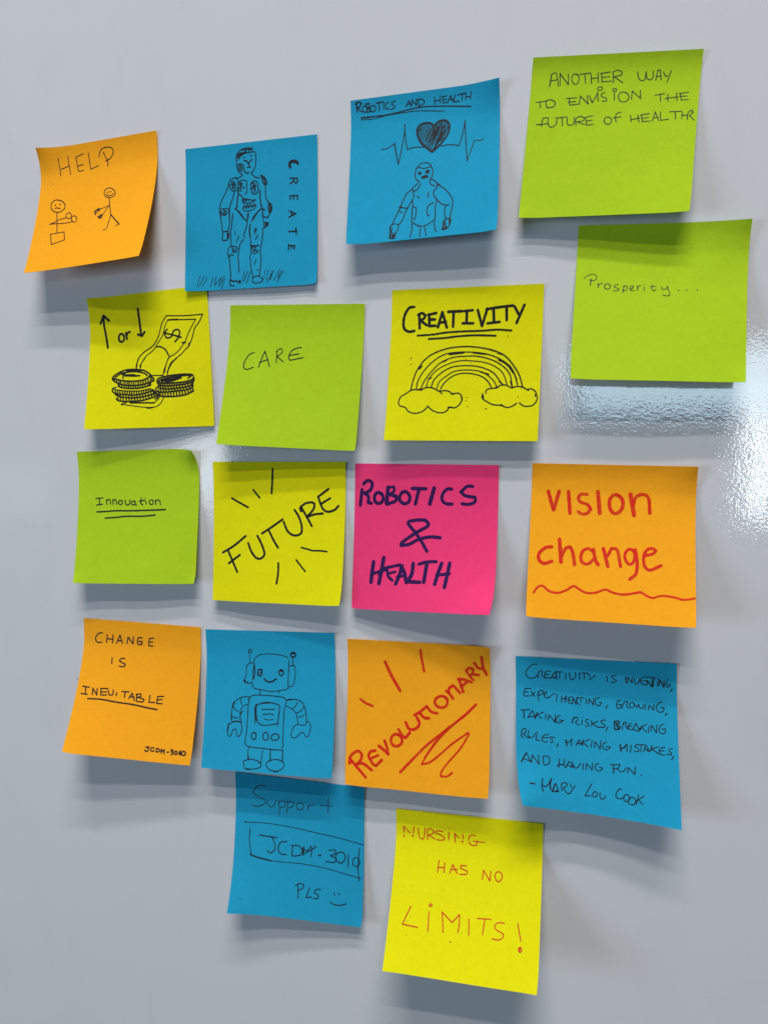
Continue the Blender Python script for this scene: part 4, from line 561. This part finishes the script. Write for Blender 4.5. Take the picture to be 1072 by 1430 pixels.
INK['nursing'] = [
  ('lettering', 'redpen', '0.6:114 390 105 242 242 370 249 234|0.59:310 252 331 368 383 392 401 336 407 234|0.59:446 386 445 255 495 237 533 271 508 306 452 330 547 368|0.58:659 257 571 254 553 286 634 310 684 342 660 373 572 377|0.58:739 256 740 360|0.58:749 197|0.58:830 378 821 264 934 374 933 259|0.57:1105 265 1044 264 1012 330 1046 392 1120 393 1135 336|0.57:1076 343 1228 343'),
  ('lettering', 'redpen', '0.58:621 633 612 778|0.58:612 716 702 713|0.58:702 653 699 772|0.57:780 770 815 663 879 766|0.57:794 725 880 715|0.57:999 658 925 660 923 695 1015 722 1006 760 913 771|0.56:1222 797 1232 687 1324 807 1329 688|0.56:1448 684 1471 698 1483 727 1479 760 1465 786 1442 802 1416 797 1397 775 1388 746 1392 713 1410 690 1435 682 1460 689'),
  ('lettering', 'redpen', '0.58:289 1223 244 1329 196 1446 402 1457|0.57:538 1261 544 1366 547 1486|0.57:560 1166 569 1169 573 1177 572 1184 567 1192 557 1196 547 1195 539 1190 534 1183 536 1175 544 1169 554 1166 565 1167|0.56:749 1476 732 1343 714 1240|0.56:714 1240 858 1348 950 1243|0.56:950 1243 955 1357 944 1451|0.53:1078 1284 1088 1464|0.55:1186 1263 1363 1251|0.55:1286 1259 1276 1349 1266 1438|0.54:1541 1275 1459 1279 1415 1321 1441 1359 1537 1398 1528 1439 1472 1473 1394 1466|0.54:1714 1254 1736 1353 1764 1450|0.53:1762 1518 1772 1524 1778 1538 1776 1553 1770 1565 1760 1572 1749 1570 1741 1560 1737 1547 1738 1532 1746 1520 1757 1517 1767 1520|0.63:1756 1520 1753 1556'),
  ('ink_speck', 'black', '0.65:855 1571|0.38:258 1564|0.37:999 1455|0.37:1642 276|0.3:435 1178|0.3:300 1343|0.3:262 1400|0.25:703 981'),
]

NOTES = [
    ('help', 'orange', 'orange sticky note reading HELP above two drawn stick figures'),
    ('create', 'blue', 'blue sticky note with CREATE written downwards beside a drawn standing robot body'),
    ('heart', 'blue', 'blue sticky note with a shaded heart on a heartbeat line above a robot torso'),
    ('another', 'green', 'green sticky note reading ANOTHER WAY TO ENVISION THE FUTURE OF HEALTH'),
    ('money', 'yellow', 'yellow sticky note with arrows, a drawn banknote and two stacks of coins'),
    ('care', 'green', 'green sticky note reading only CARE'),
    ('rainbow', 'yellow', 'yellow sticky note reading CREATIVITY above a drawn rainbow between two clouds'),
    ('prosper', 'green', 'green sticky note reading Prosperity followed by three dots'),
    ('innov', 'green', 'green sticky note reading Innovation, underlined twice, its top right corner curled'),
    ('future', 'yellow', 'yellow sticky note with FUTURE written slanting upwards between short rays'),
    ('pink', 'pink', 'bright pink sticky note reading ROBOTICS & HEALTH in dark blue marker'),
    ('vision', 'orange', 'orange sticky note reading vision change in thick red marker over a wavy line'),
    ('change', 'orange', 'orange sticky note reading CHANGE IS INEVITABLE in thin black pen'),
    ('robot', 'blue', 'blue sticky note with a drawn smiling robot with two antennae'),
    ('revol', 'orange', 'orange sticky note with REVOLUTIONARY slanting upwards over a red zigzag'),
    ('quote', 'blue', 'blue sticky note filled with a long handwritten quotation about creativity and having fun'),
    ('support', 'blue', 'blue sticky note reading Support above a boxed course code and PLS'),
    ('nursing', 'yellow', 'yellow sticky note reading NURSING HAS NO LIMITS! in thin red pen'),
]
PART_LABEL = {}
for k, (key, colour, label) in enumerate(NOTES):
    sh = Sheet(**SHEETS[key])
    c = sh.c
    base = Vector(((c[0][0] + c[1][0]) / 2, -0.0005, (c[0][1] + c[1][1]) / 2 + Z0))
    root = bpy.data.objects.new('sticky_note', None)
    root.empty_display_size = 0.02
    COL.objects.link(root)
    root.location = base
    root['label'] = label
    root['category'] = 'sticky note'
    root['group'] = 'handwritten sticky notes on the whiteboard'
    ph, paper = paper_mesh(sh, base, PAPER[colour], root, k)
    rnd = random.Random(100 + k)
    layer = 0
    for (pn, ink, spec) in INK[key]:
        # rays and stray dots are separate marks, each a part of its own
        for sp in (spec.split('|') if pn in ('drawn_ray', 'ink_speck') else [spec]):
            o, layer = ink_mesh(pn, sh, sp, INKMAT[ink], base, root, ph, layer, rnd)
